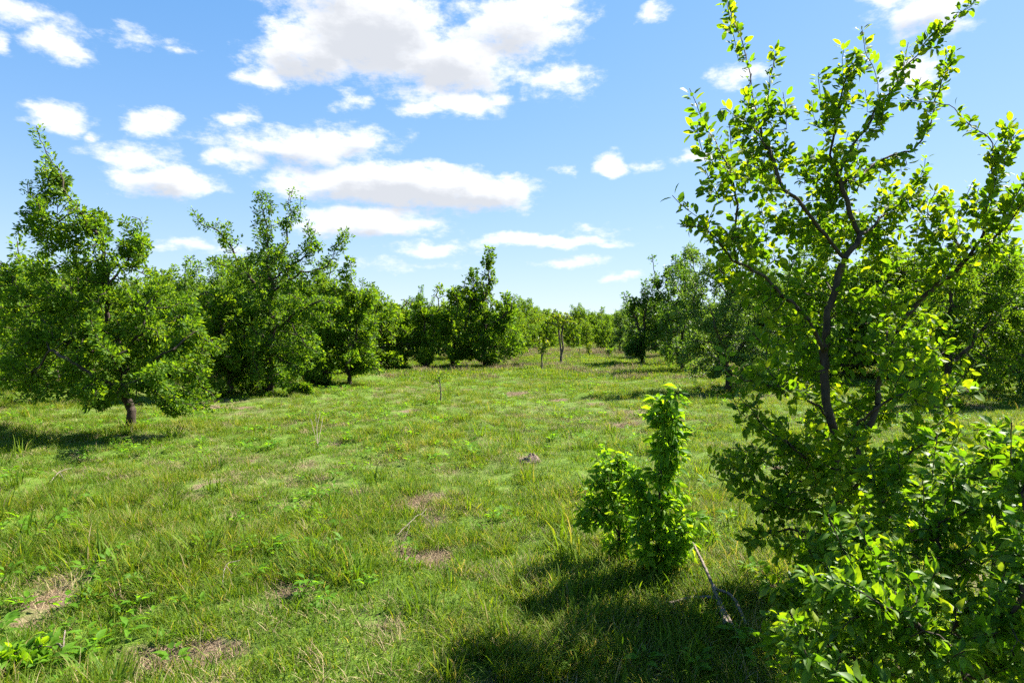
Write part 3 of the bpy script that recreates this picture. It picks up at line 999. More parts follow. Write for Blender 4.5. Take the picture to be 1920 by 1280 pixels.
def scatter(name, P, rot, scl, idx_, meshes, label, cat=None, kind='stuff'):
    """one object whose points carry copies of small source meshes"""
    src = bpy.data.collections.new(name + '_sources')
    for i, me in enumerate(meshes):
        src.objects.link(bpy.data.objects.new('%s_source_%02d' % (name, i), me))
    me = mesh_np(name, P, [])
    for nm, typ, key, val in (('rot', 'FLOAT_VECTOR', 'vector', rot), ('scl', 'FLOAT_VECTOR', 'vector', scl), ('pick', 'INT', 'value', idx_)):
        a = me.attributes.new(nm, typ, 'POINT')
        a.data.foreach_set(key, np.ascontiguousarray(val, dtype=np.int32 if typ == 'INT' else np.float32).ravel())
    o = link(name, me)
    tag(o, label, cat, None, kind)
    ng = bpy.data.node_groups.new(name + '_scatter', 'GeometryNodeTree')
    ng.interface.new_socket('Geometry', in_out='INPUT', socket_type='NodeSocketGeometry')
    ng.interface.new_socket('Geometry', in_out='OUTPUT', socket_type='NodeSocketGeometry')
    nn, ll = ng.nodes, ng.links
    a, b = nn.new('NodeGroupInput'), nn.new('NodeGroupOutput')
    mp = nn.new('GeometryNodeMeshToPoints')
    ip = nn.new('GeometryNodeInstanceOnPoints')
    ci = nn.new('GeometryNodeCollectionInfo')
    ci.inputs['Collection'].default_value = src
    ci.inputs['Separate Children'].default_value = True
    ci.inputs['Reset Children'].default_value = True
    ip.inputs['Pick Instance'].default_value = True

    def named(n_, t_):
        q = nn.new('GeometryNodeInputNamedAttribute')
        q.data_type = t_
        q.inputs[0].default_value = n_
        return [s for s in q.outputs if s.enabled and s.name == 'Attribute'][0]
    er = nn.new('FunctionNodeEulerToRotation')
    ll.new(named('rot', 'FLOAT_VECTOR'), er.inputs[0])
    ll.new(a.outputs[0], mp.inputs[0])
    ll.new(mp.outputs[0], ip.inputs['Points'])
    ll.new(ci.outputs[0], ip.inputs['Instance'])
    ll.new(named('pick', 'INT'), ip.inputs['Instance Index'])
    ll.new(er.outputs[0], ip.inputs['Rotation'])
    ll.new(named('scl', 'FLOAT_VECTOR'), ip.inputs['Scale'])
    ll.new(ip.outputs[0], b.inputs[0])
    md = o.modifiers.new('scatter', 'NODES')
    md.node_group = ng
    return o


def wood_points(poly_fn, n, seed, smin, smax):
    rg = np.random.default_rng(seed)
    P = poly_fn(rg, n)
    P = np.column_stack([P, gh(P[:, 0], P[:, 1]) - 0.05])
    rot = np.column_stack([np.zeros(n), np.zeros(n), rg.uniform(0, 6.28, n)])
    s = rg.uniform(smin, smax, n)
    return P, rot, np.column_stack([s * rg.uniform(.9, 1.2, n), s * rg.uniform(.9, 1.2, n), s]), rg


JOINED = [wood_join(i) for i in range(6)]


def strip(u0, u1, d0, d1):
    """points between two lines of sight (x/depth) and two depths"""
    def fn(rg, n):
        d = np.sqrt(rg.uniform(d0 * d0, d1 * d1, n))
        u = rg.uniform(u0, u1, n)
        return np.column_stack([u * d, d])
    return fn


P_, r_, s_, rg = wood_points(strip(-1.25, -0.20, 19, 60), 240, 201, .75, 1.0)
scatter('wood', P_, r_, s_, rg.choice([0, 1, 2, 3, 5], len(P_)), JOINED, 'deep green wood that fills the left behind the rows of trees', 'wood')
P_, r_, s_, rg = wood_points(strip(0.34, 1.25, 18, 60), 240, 202, .8, 1.1)
scatter('wood', P_, r_, s_, rg.choice([0, 1, 3, 5], len(P_)), JOINED, 'shady wood that fills the right behind the near tree', 'wood')
P_, r_, s_, rg = wood_points(strip(-0.3, 0.4, 47, 110), 320, 203, .62, .9)
scatter('wood', P_, r_, s_, rg.choice([0, 2, 2, 2, 4, 5, 5], len(P_)), JOINED, 'low distant wood along the skyline at the end of the meadow', 'wood')
log('woods')


# ------------------------------------------------------------------ near plants: the leaves that show largest are parts of their own
LEAF_ME = {}


def leaf_data(key, tmpl, mat, bins=6):
    if key not in LEAF_ME:
        LEAF_ME[key] = [mesh_np('leaf_%s_%d' % (key, b), tmpl[0], tmpl[1], mat, {'tone': np.full(len(tmpl[0]), (b + .5) / bins)}) for b in range(bins)]
    return LEAF_ME[key]


def near_plant(name, label, cat, base, wood, fr, tmpl, mat, key, n_parts=300, group=None, crown_name='foliage'):
    """stem, single leaves for the largest ones in view, the rest of the leaves joined"""
    base = np.asarray(base, float)
    e = link(name, None, loc=tuple(base))
    tag(e, label, cat, group)
    link('trunk' if cat == 'tree' else 'stem', wood, e)
    B, D, S, Nn, L, Wd, tone = fr
    C = base + B + D * (L * 0.5)[:, None]
    c, s = math.cos(PITCH), math.sin(PITCH)
    rel = C - np.array((0, 0, CAM_H))
    dep = rel[:, 1] * c - rel[:, 2] * s
    up_ = rel[:, 2] * c + rel[:, 1] * s
    px = 960 + F_PX * rel[:, 0] / dep
    py = 640 - F_PX * up_ / dep
    view = unit(rel)
    area = L * Wd * np.abs((Nn * view).sum(1)) * (F_PX / dep) ** 2
    inside = (px > 8) & (px < 1912) & (py > 8) & (py < 1272) & (dep > 0.2)
    cell = (np.floor(px / 9).astype(int) * 1000 + np.floor(py / 9).astype(int))
    front = np.zeros(len(B), bool)
    seen = set()
    for i in np.argsort(dep):
        if inside[i] and cell[i] not in seen:
            seen.add(cell[i])
            front[i] = True
    score = np.where(front, area, -1)
    pick = np.argsort(-score)[:n_parts]
    pick = pick[score[pick] > 0]
    data = leaf_data(key, tmpl, mat)
    for i in pick:
        o = bpy.data.objects.new('leaf', data[min(5, int(tone[i] * 6))])
        COL.objects.link(o)
        o.parent = e
        M = Matrix.Identity(4)
        for r in range(3):
            M[r][0], M[r][1], M[r][2], M[r][3] = D[i][r] * L[i], S[i][r] * Wd[i], Nn[i][r] * L[i], B[i][r]
        o.matrix_local = M
    rest = np.setdiff1d(np.arange(len(B)), pick)
    cm = crown_mesh(name + '_rest', tuple(q[rest] for q in fr), tmpl, mat)
    o = link(crown_name, cm, e)
    o['kind'] = 'stuff'
    return e


# the near tree at the right: limbs follow the photo, at their own depths
b = ground_at(1592, 1118)
b[2] -= 0.05
D0 = b[1]
log('near tree depth %.2f' % D0)
trunk = [b] + pl(D0, (1590, 1060), (1578, 960), (1566, 840), (1548, 720), (1550, 620, .05), (1565, 540, .05), (1583, 484, .05))
fg_paths = [trunk,
            pl(D0, (1583, 484, .05), (1552, 448), (1515, 405, -.1), (1478, 365, -.15), (1440, 350, -.2), (1400, 335, -.3)),
            pl(D0, (1478, 365, -.15), (1450, 310, -.05), (1430, 240, .05), (1408, 140, .1), (1382, 60, .15), (1366, 12, .2)),
            pl(D0, (1440, 290, 0), (1400, 235, -.1), (1350, 205, -.2)),
            pl(D0, (1430, 240, .05), (1445, 170, .2), (1455, 90, .3)),
            pl(D0, (1583, 484, .05), (1610, 446, .1), (1603, 410, .1), (1585, 365, .1), (1570, 325, .1), (1556, 292, .1)),
            pl(D0, (1556, 292, .1), (1572, 220, .0), (1585, 160, -.1), (1600, 100, -.15)),
            pl(D0, (1570, 325, .1), (1612, 255, .2), (1648, 200, .25), (1690, 140, .3), (1745, 70, .35), (1822, 12, .4)),
            pl(D0, (1648, 200, .25), (1640, 140, .15), (1622, 95, .05)),
            pl(D0, (1580, 350, .1), (1625, 318, .3), (1680, 288, .4), (1728, 262, .45), (1750, 200, .5), (1765, 140, .5), (1790, 95, .5)),
            pl(D0, (1610, 446, .1), (1650, 415, .4), (1700, 380, .6), (1730, 330, .7)),
            # second stem and right limb
            pl(D0, (1576, 940), (1610, 850, .1), (1642, 760, .2), (1660, 670, .25), (1705, 590, .25), (1760, 535, .2), (1820, 480, .1), (1850, 400, .0), (1862, 330, 0)),
            pl(D0, (1862, 330, 0), (1855, 275, .1), (1820, 230, .15), (1765, 198, .2), (1690, 190, .25)),
            pl(D0, (1820, 480, .1), (1870, 440, -.2), (1920, 380, -.4)),
            pl(D0, (1810, 475, .1), (1775, 430, .3), (1740, 400, .4)),
            pl(D0, (1660, 670, .25), (1662, 590, .5), (1655, 500, .6), (1660, 430, .7)),
            # left lower limb
            pl(D0, (1549, 660), (1500, 590, -.1), (1470, 555, -.15), (1435, 520, -.2), (1402, 496, -.25), (1372, 488, -.3)),
            pl(D0, (1380, 490, -.3), (1380, 415, -.3), (1377, 345, -.35), (1352, 285, -.4), (1315, 240, -.45)),
            pl(D0, (1375, 488, -.3), (1325, 425, -.4), (1280, 420, -.45)),
            pl(D0, (1470, 555, -.15), (1420, 545, .2), (1340, 505, .3)),
            pl(D0, (1555, 780), (1490, 740, -.3), (1420, 720, -.4), (1365, 700, -.45)),
            # low limbs
            pl(D0, (1570, 900), (1500, 850, -.2), (1440, 800, -.3), (1390, 755, -.35), (1372, 715, -.35)),
            pl(D0, (1573, 930), (1500, 900, .1), (1430, 860, .2), (1370, 840, .2)),
            pl(D0, (1580, 980), (1500, 960, -.3), (1430, 930, -.4), (1375, 930, -.4)),
            pl(D0, (1585, 1040), (1520, 1000, -.2), (1450, 1000, -.25), (1395, 1020, -.3)),
            pl(D0, (1590, 1075), (1540, 1050, .2), (1470, 1040, .3)),
            pl(D0, (1576, 930), (1640, 880, -.4), (1720, 840, -.5), (1790, 790, -.5)),
            pl(D0, (1566, 840), (1620, 780, -.5), (1700, 740, -.6), (1780, 720, -.6)),
            pl(D0, (1550, 640, .05), (1560, 560, .5), (1540, 480, .8), (1530, 400, .9))]
fg_lobes = px_lobes([(1368, 40, 10, 34, .2, 2.6), (1400, 120, 26, 40, .1, 1.6), (1452, 110, 12, 44, .3, 1.6), (1350, 215, 34, 24, -.2, 1.4), (1405, 230, 50, 50, 0, 1.3), (1318, 255, 24, 34, -.45, 1.4),
                     (1350, 330, 40, 60, -.4), (1310, 415, 34, 32, -.4), (1420, 320, 66, 60, .1), (1480, 230, 40, 40, .1), (1545, 220, 36, 60, 0, 1.3), (1610, 110, 36, 40, -.1, 1.5), (1590, 180, 40, 50, 0, 1.2),
                     (1690, 150, 34, 44, .3, 1.2), (1750, 75, 30, 34, .35, 1.5), (1800, 25, 24, 18, .4, 2.0), (1640, 230, 50, 50, .2, 1.1), (1765, 150, 26, 50, .5, 1.4), (1735, 230, 30, 34, .5, 1.2),
                     (1820, 235, 44, 24, .15, 1.3), (1868, 300, 30, 50, 0, 1.4), (1880, 380, 40, 44, -.2), (1560, 330, 70, 55, .2), (1650, 320, 70, 45, .4), (1700, 390, 70, 45, .5), (1790, 420, 70, 40, .2),
                     (1380, 450, 60, 40, -.3), (1460, 440, 70, 50, .35), (1560, 440, 70, 50, .6), (1640, 470, 70, 50, .5), (1850, 470, 60, 45, 0), (1750, 510, 60, 40, .2), (1420, 540, 70, 34, .0),
                     (1510, 560, 60, 50, .5), (1620, 570, 60, 50, .2), (1460, 620, 60, 40, -.2), (1500, 670, 60, 50, .4), (1660, 660, 60, 50, -.1), (1400, 700, 40, 26, -.4, 1.2), (1480, 740, 50, 36, -.3),
                     (1610, 770, 70, 50, .4), (1720, 740, 70, 36, -.6), (1790, 730, 40, 30, -.6, 1.1), (1400, 790, 34, 34, -.3, 1.1), (1480, 840, 60, 40, -.1), (1620, 860, 80, 50, -.4), (1390, 880, 40, 50, 0, 1.1), (1470, 930, 60, 40, -.2),
                     (1560, 930, 70, 60, -.3), (1420, 1000, 44, 36, -.3), (1500, 1040, 60, 36, 0), (1600, 1000, 70, 50, -.3), (1750, 830, 70, 40, -.5), (1540, 830, 60, 50, .3), (1520, 700, 50, 50, .3), (1650, 930, 70, 60, .3), (1700, 650, 60, 60, .5), (1530, 1080, 80, 34, .1), (1640, 1060, 70, 40, .2)], D0, 1.15)
fg_lobes = [(c_, r_ * (0.80 if c_[2] > 2.55 else 1.04), w_ * (1.0 if c_[2] > 1.7 else 1.7)) for (c_, r_, w_) in fg_lobes]
wood, fr, sk, R = build_tree('near_tree', b, fg_paths, fg_lobes, 71, 6200, 0.045, 17500, 0.050, 0.034, M_FG, 0.02, tone=0.46, wob=0.4, shoots=230, shoot_len=(0.08, 0.26), shoot_top=0.9, thr=0.006, tmpl=OVAL, up=0.5, width=0.56, kill=1.7, tip=0.0018, zmin=0.2, jit=0.3)
near_plant('broadleaf_tree', 'large near tree at the right with oval sunlit leaves and forked dark limbs', 'tree', b, wood, fr, OVAL, M_FG, 'oval')
log('near tree', len(sk.p))

# bush in front of it, cut by the lower right corner
b2 = np.array((1.62, 2.25, 0.0))
b2[2] = float(gh(b2[0], b2[1])) - 0.04
Dn = b2[1]
bp2 = [[b2] + pl(Dn, (1810, 1300), (1800, 1200), (1780, 1080), (1760, 980)),
       pl(Dn, (1808, 1280), (1850, 1150, .1), (1870, 1000, .15), (1862, 880, .15), (1870, 800, .2)),
       pl(Dn, (1808, 1290), (1880, 1180, -.3), (1930, 1050, -.35), (1925, 900, -.35)),
       pl(Dn, (1805, 1250), (1720, 1180, -.25), (1640, 1120, -.35), (1580, 1090, -.35)),
       pl(Dn, (1808, 1310), (1700, 1260, -.1), (1600, 1220, -.1), (1500, 1190, -.05)),
       pl(Dn, (1795, 1160), (1740, 1100, .3), (1690, 1030, .4), (1650, 960, .45)),
       pl(Dn, (1808, 1330), (1720, 1330, -.45), (1620, 1290, -.55))]
bl2 = px_lobes([(1870, 850, 60, 50, .15), (1930, 880, 60, 60, -.3), (1790, 900, 60, 50, .1), (1850, 950, 80, 60, 0), (1700, 960, 70, 50, .3), (1760, 1030, 90, 60, 0), (1900, 1050, 80, 80, -.2), (1640, 1060, 70, 50, -.1),
                (1700, 1130, 100, 60, -.2), (1820, 1150, 100, 80, -.1), (1580, 1130, 70, 50, -.2), (1530, 1200, 70, 50, -.05), (1640, 1220, 100, 70, -.1), (1760, 1240, 120, 70, -.3), (1900, 1220, 90, 90, -.3), (1480, 1250, 40, 40, .05), (1600, 1300, 90, 50, -.4), (1500, 1120, 50, 40, .3), (1560, 1050, 60, 40, .35), (1460, 1180, 40, 40, .3), (1680, 900, 60, 40, .4)], Dn, 1.1)
wood, fr, sk, R = build_tree('near_bush', b2, bp2, bl2, 72, 3000, 0.042, 8500, 0.046, 0.02, M_BUSH, 0.02, shoots=60, shoot_len=(0.08, 0.22), shoot_top=0.9, thr=0.006, tmpl=LANCE, up=0.5, width=0.56, kill=1.7, tip=0.0016, zmin=0.08, jit=0.3)
near_plant('leafy_bush', 'leafy green bush in the lower right corner in front of the near tree', 'bush', b2, wood, fr, LANCE, M_BUSH, 'lance')
log('near bush', len(sk.p))

# column shaped shrub in the meadow and its low neighbour
b3 = ground_at(1232, 1085)
b3[2] -= 0.03
Ds = b3[1]
sp3 = [[b3] + pl(Ds, (1236, 1030), (1232, 960), (1238, 880), (1245, 810), (1250, 755)),
       pl(Ds, (1234, 1040), (1262, 1000, -.08), (1285, 965, -.1)), pl(Ds, (1233, 1020), (1210, 960, .06), (1205, 920, .08)), pl(Ds, (1236, 1050), (1250, 1020, .1), (1270, 990, .15)),
       pl(Ds, (1226, 1075), (1200, 1020, -.06), (1190, 960, -.06), (1192, 900, -.05))]
sl3 = px_lobes([(1248, 752, 24, 14, 0, 1.5), (1250, 785, 34, 26, 0, 1.4), (1250, 840, 36, 34, 0, 1.3), (1250, 895, 34, 30, 0, 1.2), (1240, 945, 38, 26, -.03), (1270, 985, 36, 32, -.06), (1225, 1000, 34, 30, 0), (1285, 1020, 22, 18, -.06), (1200, 930, 16, 40, .0, .8), (1230, 1045, 40, 22, -.05), (1265, 1040, 30, 20, .05)], Ds, 1.0)
wood, fr, sk, R = build_tree('column_shrub', b3, sp3, sl3, 73, 900, 0.035, 2300, 0.070, 0.012, M_SHRUB, 0.03, tone=0.55, shoots=50, shoot_len=(.05,.14), shoot_top=.95, thr=0.005, tmpl=LANCE, up=0.7, width=0.46, droop=0.45, tip=0.0014, zmin=0.12, jit=0.3, bark=M_BARK)
near_plant('column_shrub', 'upright column-like shrub with drooping bright leaves in the meadow', 'shrub', b3, wood, fr, LANCE, M_SHRUB, 'shrub')
b4 = ground_at(1158, 1058)
b4[2] -= 0.03
Ds = b4[1]
sp4 = [[b4] + pl(Ds, (1160, 1010), (1158, 970), (1160, 920), (1165, 870)), pl(Ds, (1160, 1000), (1130, 960), (1095, 955)), pl(Ds, (1159, 980), (1180, 930), (1195, 890)), pl(Ds, (1160, 960), (1135, 910, -.1), (1125, 880, -.12))]
sl4 = px_lobes([(1150, 870, 36, 18, 0, 1.2), (1180, 880, 24, 22, .05), (1130, 905, 34, 26, -.05), (1170, 925, 32, 28), (1110, 950, 34, 22, -.02), (1150, 970, 40, 24, -.05), (1190, 985, 24, 22, .02), (1095, 985, 20, 14, 0, .8), (1150, 1015, 34, 18, 0, .8), (1185, 1025, 24, 16, -.05, .8)], Ds, 1.2)
wood, fr, sk, R = build_tree('low_shrub', b4, sp4, sl4, 74, 680, 0.035, 2000, 0.052, 0.011, M_SHRUB, 0.016, tone=0.52, shoots=30, shoot_len=(.06,.16), shoot_top=.9, thr=0.005, tmpl=LANCE, up=0.6, width=0.5, droop=0.2, tip=0.0014, zmin=0.12, jit=0.3)
near_plant('low_shrub', 'low spreading shrub leaning against the left of the column-like shrub', 'shrub', b4, wood, fr, LANCE, M_SHRUB, 'shrub')

# thin young saplings out in the meadow
def sapling(label, bx, by, paths, lobes, seed, leaves, leaf_len, r, mat, step=0.08, n_att=120, name='sapling'):
    q = ground_at(bx, by)
    q[2] -= 0.02
    D_ = q[1]
    pp = [[q] + pl(D_, *paths[0])] + [pl(D_, *k) for k in paths[1:]]
    wd, fr_, sk_, R_ = build_tree(name, q, pp, px_lobes(lobes, D_, 1.0), seed, n_att, step, leaves, leaf_len, r, mat, 0.05, thr=0.006, tip=0.003, zmin=0.1, bark=M_BARK_L, wob=0.15, zleaf=min(l_[0][2] - l_[1][2] for l_ in px_lobes(lobes, D_, 1.0)) - q[2])
    assemble(name, q, wd, crown_mesh(name + '_c', fr_, DIAM, mat), label, 'sapling', 'young saplings standing in the open meadow')


sapling('twin-stemmed yellow-green sapling standing alone in the far meadow', 1051, 682,
        [[(1051, 655), (1049, 630), (1046, 600)], [(1051, 670), (1056, 650), (1054, 625), (1058, 600)]],
        [(1042, 600, 28, 17), (1064, 604, 22, 18), (1052, 588, 20, 13)], 81, 750, 0.105, 0.05, M_YELLOW, 0.2, 300)
sapling('thin yellow-leaved sapling left of the twin-stemmed one', 1016, 692,
        [[(1016, 670), (1014, 650), (1010, 635)], [(1016, 668), (1024, 650), (1028, 640)]],
        [(1010, 636, 9, 9), (1026, 642, 10, 9), (1015, 650, 10, 8)], 82, 240, 0.11, 0.025, M_YELLOW, 0.15, 80)
sapling('small pale sapling right of the twin-stemmed one', 1086, 668, [[(1086, 655), (1085, 640)]], [(1085, 640, 8, 9), (1083, 630, 6, 8)], 83, 160, 0.12, 0.02, M_LIME, 0.15, 60)
sapling('small drooping pale sapling farther right in the far meadow', 1106, 666, [[(1106, 655), (1104, 645)]], [(1104, 646, 8, 9), (1100, 656, 6, 6)], 84, 160, 0.12, 0.02, M_YELLOW, 0.15, 60)
sapling('low bright sapling in front of the right row', 1140, 668, [[(1140, 662), (1140, 655)]], [(1142, 657, 14, 6)], 85, 180, 0.12, 0.02, M_LIME, 0.15, 60)
sapling('tiny thin sapling alone in the middle of the meadow', 826, 756, [[(826, 735), (824, 715), (826, 702)]], [(820, 712, 20, 9), (836, 704, 14, 7), (824, 700, 8, 8)], 86, 80, 0.06, 0.012, M_LIME, 0.08, 60)
log('saplings')
for (x, y, h_, lb) in [(470, 738, 26, 'small bush at the foot of the open tree'), (590, 722, 22, 'low green bush under the pale bushy tree'), (560, 740, 20, 'small low bush in the grass right of the open tree trunk')]:
    q = ground_at(x, y)
    wd, fr_, sk_, R_ = build_tree('low_bush', q, [[q, q + np.array((.02, 0, .15))]], px_lobes([(x, y - h_ * .6, h_ * 1.2, h_ * .55), (x + h_, y - h_ * .4, h_ * .7, h_ * .4)], q[1]), int(x), 160, 0.08, 1500, 0.07, 0.02, M_ELM, 0.06, thr=0.01, zmin=0.03)
    assemble('low_bush', q, wd, crown_mesh('low_bush_c', fr_, DIAM, M_ELM), lb, 'bush', crown_name='foliage')


# ------------------------------------------------------------------ grass
def blades(n, rad, lmin, lmax, wid, lean, seed, straw=0.12, tone=(0.42, 0.13), fan=0.5, curl=0.7):
    rg = np.random.default_rng(seed)
    r = rad * np.sqrt(rg.random(n))
    a = rg.uniform(0, 6.283, n)
    B = np.column_stack([r * np.cos(a), r * np.sin(a), np.full(n, -0.012)])
    az_ = np.where(rg.random(n) < fan, a, 0) + rg.normal(0, 1.2, n)
    ln = np.abs(rg.normal(lean, 0.28, n)).clip(0.05, 1.45)
    L = rg.uniform(lmin, lmax, n)
    H = np.column_stack([np.cos(az_), np.sin(az_), np.zeros(n)])
    Sd = np.column_stack([-np.sin(az_), np.cos(az_), np.zeros(n)])
    tw = rg.uniform(-0.9, 0.9, n)
    Sd = Sd * np.cos(tw)[:, None] + H * np.sin(tw)[:, None]
    cu = rg.uniform(0.2, 1.0, n) * curl
    P = B.copy()
    rows = []
    ts = (0.0, 0.4, 0.75, 1.0)
    ang = ln.copy() * 0.6
    for i, t in enumerate(ts):
        if i:
            dl = (ts[i] - ts[i - 1]) * L
            P = P + (H * np.sin(ang)[:, None] + np.array((0, 0, 1)) * np.cos(ang)[:, None]) * dl[:, None]
            ang = (ang + cu).clip(0, 2.2)
        w = wid * (1.0, 0.9, 0.55, 0.0)[i] * rg.uniform(.7, 1.3, n) * 0.5
        if i < 3:
            rows.append(P - Sd * w[:, None])
            rows.append(P + Sd * w[:, None])
        else:
            rows.append(P)
    V = np.stack(rows, 1).reshape(-1, 3)
    o = (np.arange(n) * 7)[:, None]
    Fq = np.concatenate([o + np.array([[0, 1, 3, 2]]), o + np.array([[2, 3, 5, 4]])])
    Ft = o + np.array([[4, 5, 6]])
    tn = np.clip(rg.normal(*tone, n), 0.05, 0.68)
    st = rg.random(n) < straw
    tn = np.where(st, rg.uniform(0.82, 1.0, n), tn)
    return V, [Fq, Ft], np.repeat(tn, 7)


def tuft(name, *a, mat=None, **k):
    V, Fs, tn = blades(*a, **k)
    return mesh_np(name, V, Fs, mat or M_GRASS, {'tone': tn}, smooth=True)


def weed_mesh(seed, n=9, size=0.06):
    rg = np.random.default_rng(seed)
    k = n
    a = rg.uniform(0, 6.283, k)
    hgt = rg.uniform(0.02, 0.09, k)
    B = np.column_stack([0.02 * np.cos(a), 0.02 * np.sin(a), hgt])
    D = unit(np.column_stack([np.cos(a), np.sin(a), rg.uniform(0.1, 0.9, k)]))
    Nn = unit(np.array((0, 0, 1.0)) + rg.normal(0, .25, (k, 3)))
    S = unit(np.cross(Nn, D))
    Nn = unit(np.cross(D, S))
    L = size * rg.uniform(.7, 1.3, k)
    V, Fs, tn = leaf_arrays((B, D, S, Nn, L, L * .5, rg.uniform(.25, .65, k)), LANCE)
    return mesh_np('weed', V, Fs, M_SHRUB, {'tone': tn})


SHORT = [tuft('short%d' % i, 80, 0.12, 0.028, 0.075, 0.0042, 0.65, 300 + i, straw=0.08) for i in range(6)]
MID = [tuft('mid%d' % i, 75, 0.11, 0.06, 0.13, 0.0042, 0.6, 320 + i, straw=0.08) for i in range(4)]
LONG = [tuft('long%d' % i, 90, 0.08, 0.10, 0.22, 0.0034, 0.75, 340 + i, straw=0.16, fan=.9, tone=(.5, .1)) for i in range(4)]
DRY = [tuft('dry%d' % i, 80, 0.13, 0.03, 0.11, 0.003, 1.35, 360 + i, mat=M_STRAW, straw=0.5, tone=(.4, .2), curl=.3) for i in range(4)]
WEED = [weed_mesh(380 + i) for i in range(4)]
BROAD = [tuft('broad%d' % i, 28, 0.10, 0.12, 0.26, 0.009, 0.6, 400 + i, straw=0.05, fan=.8) for i in range(3)]
FDRY = [tuft('fdry%d' % i, 150, 0.42, 0.08, 0.22, 0.010, 0.5, 440 + i, mat=M_STRAW, straw=0.4, tone=(.5, .15)) for i in range(2)]
FARP = [tuft('farp%d' % i, 170, 0.42, 0.05, 0.13, 0.011, 0.65, 420 + i, straw=0.07) for i in range(5)]
ALL = SHORT + MID + LONG + DRY + WEED + BROAD + FARP + FDRY
OFF = np.cumsum([0, 6, 4, 4, 4, 4, 3, 5])

gp, gs, gi_ = [], [], []
rg = np.random.default_rng(500)


def zone(y0, y1, dens, far=False):
    wmax = y1 * 0.98 + 1.6
    n = int(dens * (y1 - y0) * 2 * wmax)
    X = rg.uniform(-wmax, wmax, n)
    Y = rg.uniform(y0, y1, n)
    k = np.abs(X) < np.maximum(Y, 0.6) * 0.98 + 1.6
    X, Y = X[k], Y[k]
    n = len(X)
    if far:
        gp.append(np.column_stack([X, Y, gh(X, Y)]))
        gs.append(rg.uniform(.7, 1.35, n))
        # a straw coloured belt of old grass crosses the far end of the meadow
        dryz = np.clip(1 - np.abs(Y - 37) / 8, 0, 1) * np.clip((X + 3) / 3, 0, 1) * np.clip((9 - X) / 3, 0, 1)
        dryz = np.maximum(dryz * 0.4, 0.04 + 0.16 * straw_mask(X, Y))
        gi_.append(np.where(rg.random(n) < dryz, OFF[7] + rg.integers(0, 2, n), OFF[6] + rg.integers(0, 5, n)))
        return
    bm = bare_mask(X, Y)
    sm = straw_mask(X, Y)
    tall = fbm(X, Y, 1.1, 61, 3)
    wd = fbm(X, Y, 0.9, 71, 3)
    u = rg.random(n)
    keep = rg.random(n) > bm * 1.35 - 0.1
    kind = np.zeros(n, int)
    sc = rg.uniform(.65, 1.25, n)
    kind = np.where((tall > 0.52) & (u < 0.5), 1, kind)
    kind = np.where((tall > 0.60) & (u < 0.22), 2, kind)
    kind = np.where((u > 0.955 - 0.17 * sm), 3, kind)
    kind = np.where((wd > 0.53) & (u > 0.5) & (u < 0.64), 4, kind)
    kind = np.where((u > 0.64) & (u < 0.66), 5, kind)
    dry = (~keep) & (rg.random(n) < 0.6)
    kind = np.where(dry, 3, kind)
    keep |= dry
    pick = OFF[kind] + (rg.random(n) * np.array([6, 4, 4, 4, 4, 3])[kind]).astype(int)
    Z = gh(X, Y) - 0.035 * bm
    gp.append(np.column_stack([X, Y, Z])[keep])
    gs.append(sc[keep])
    gi_.append(pick[keep])


zone(-0.5, 6, 150)
zone(6, 11, 85)
zone(11, 19, 45)
zone(19, 42, 7, True)
zone(42, 90, 2.2, True)
# long grass round the shrubs
for (x, y, n, r) in [(1190, 1090, 90, .35), (1080, 1130, 110, .4), (1330, 1150, 90, .35), (1000, 1220, 90, .35), (1250, 1230, 70, .3), (590, 1060, 70, .28), (420, 1020, 80, .3), (150, 1010, 80, .35), (330, 1060, 60, .3), (250, 940, 60, .3), (610, 990, 50, .3)]:
    c = ground_at(x, y)
    X = c[0] + rg.normal(0, r * .7, n)
    Y = c[1] + rg.normal(0, r * .7, n)
    gp.append(np.column_stack([X, Y, gh(X, Y)]))
    gs.append(rg.uniform(.6, 1.0, n))
    gi_.append(np.where(rg.random(n) < .5, OFF[2] + rg.integers(0, 4, n), np.where(rg.random(n) < .6, OFF[1] + rg.integers(0, 4, n), OFF[5] + rg.integers(0, 3, n))))
for o in [q for q in SC.objects if q.get('category') == 'tree' and q.location.y < 30]:
    n = 46
    a = rg.uniform(0, 6.283, n)
    rr = np.abs(rg.normal(0, .32, n)) + 0.06
    X, Y = o.location.x + rr * np.cos(a), o.location.y + rr * np.sin(a)
    gp.append(np.column_stack([X, Y, gh(X, Y)]))
    gs.append(rg.uniform(.7, 1.3, n))
    gi_.append(np.where(rg.random(n) < .6, OFF[1] + rg.integers(0, 4, n), np.where(rg.random(n) < .5, OFF[2] + rg.integers(0, 4, n), OFF[4] + rg.integers(0, 4, n))))
GP = np.vstack(gp)
GS = np.concatenate(gs)
GI = np.concatenate(gi_)
rot = np.column_stack([rg.normal(0, .1, len(GP)), rg.normal(0, .1, len(GP)), rg.uniform(0, 6.283, len(GP))])
scatter('grass', GP, rot, np.repeat(GS[:, None], 3, 1), GI, ALL, 'short bright spring grass with straw and weeds covering the meadow', 'grass')
log('grass tufts', len(GP))


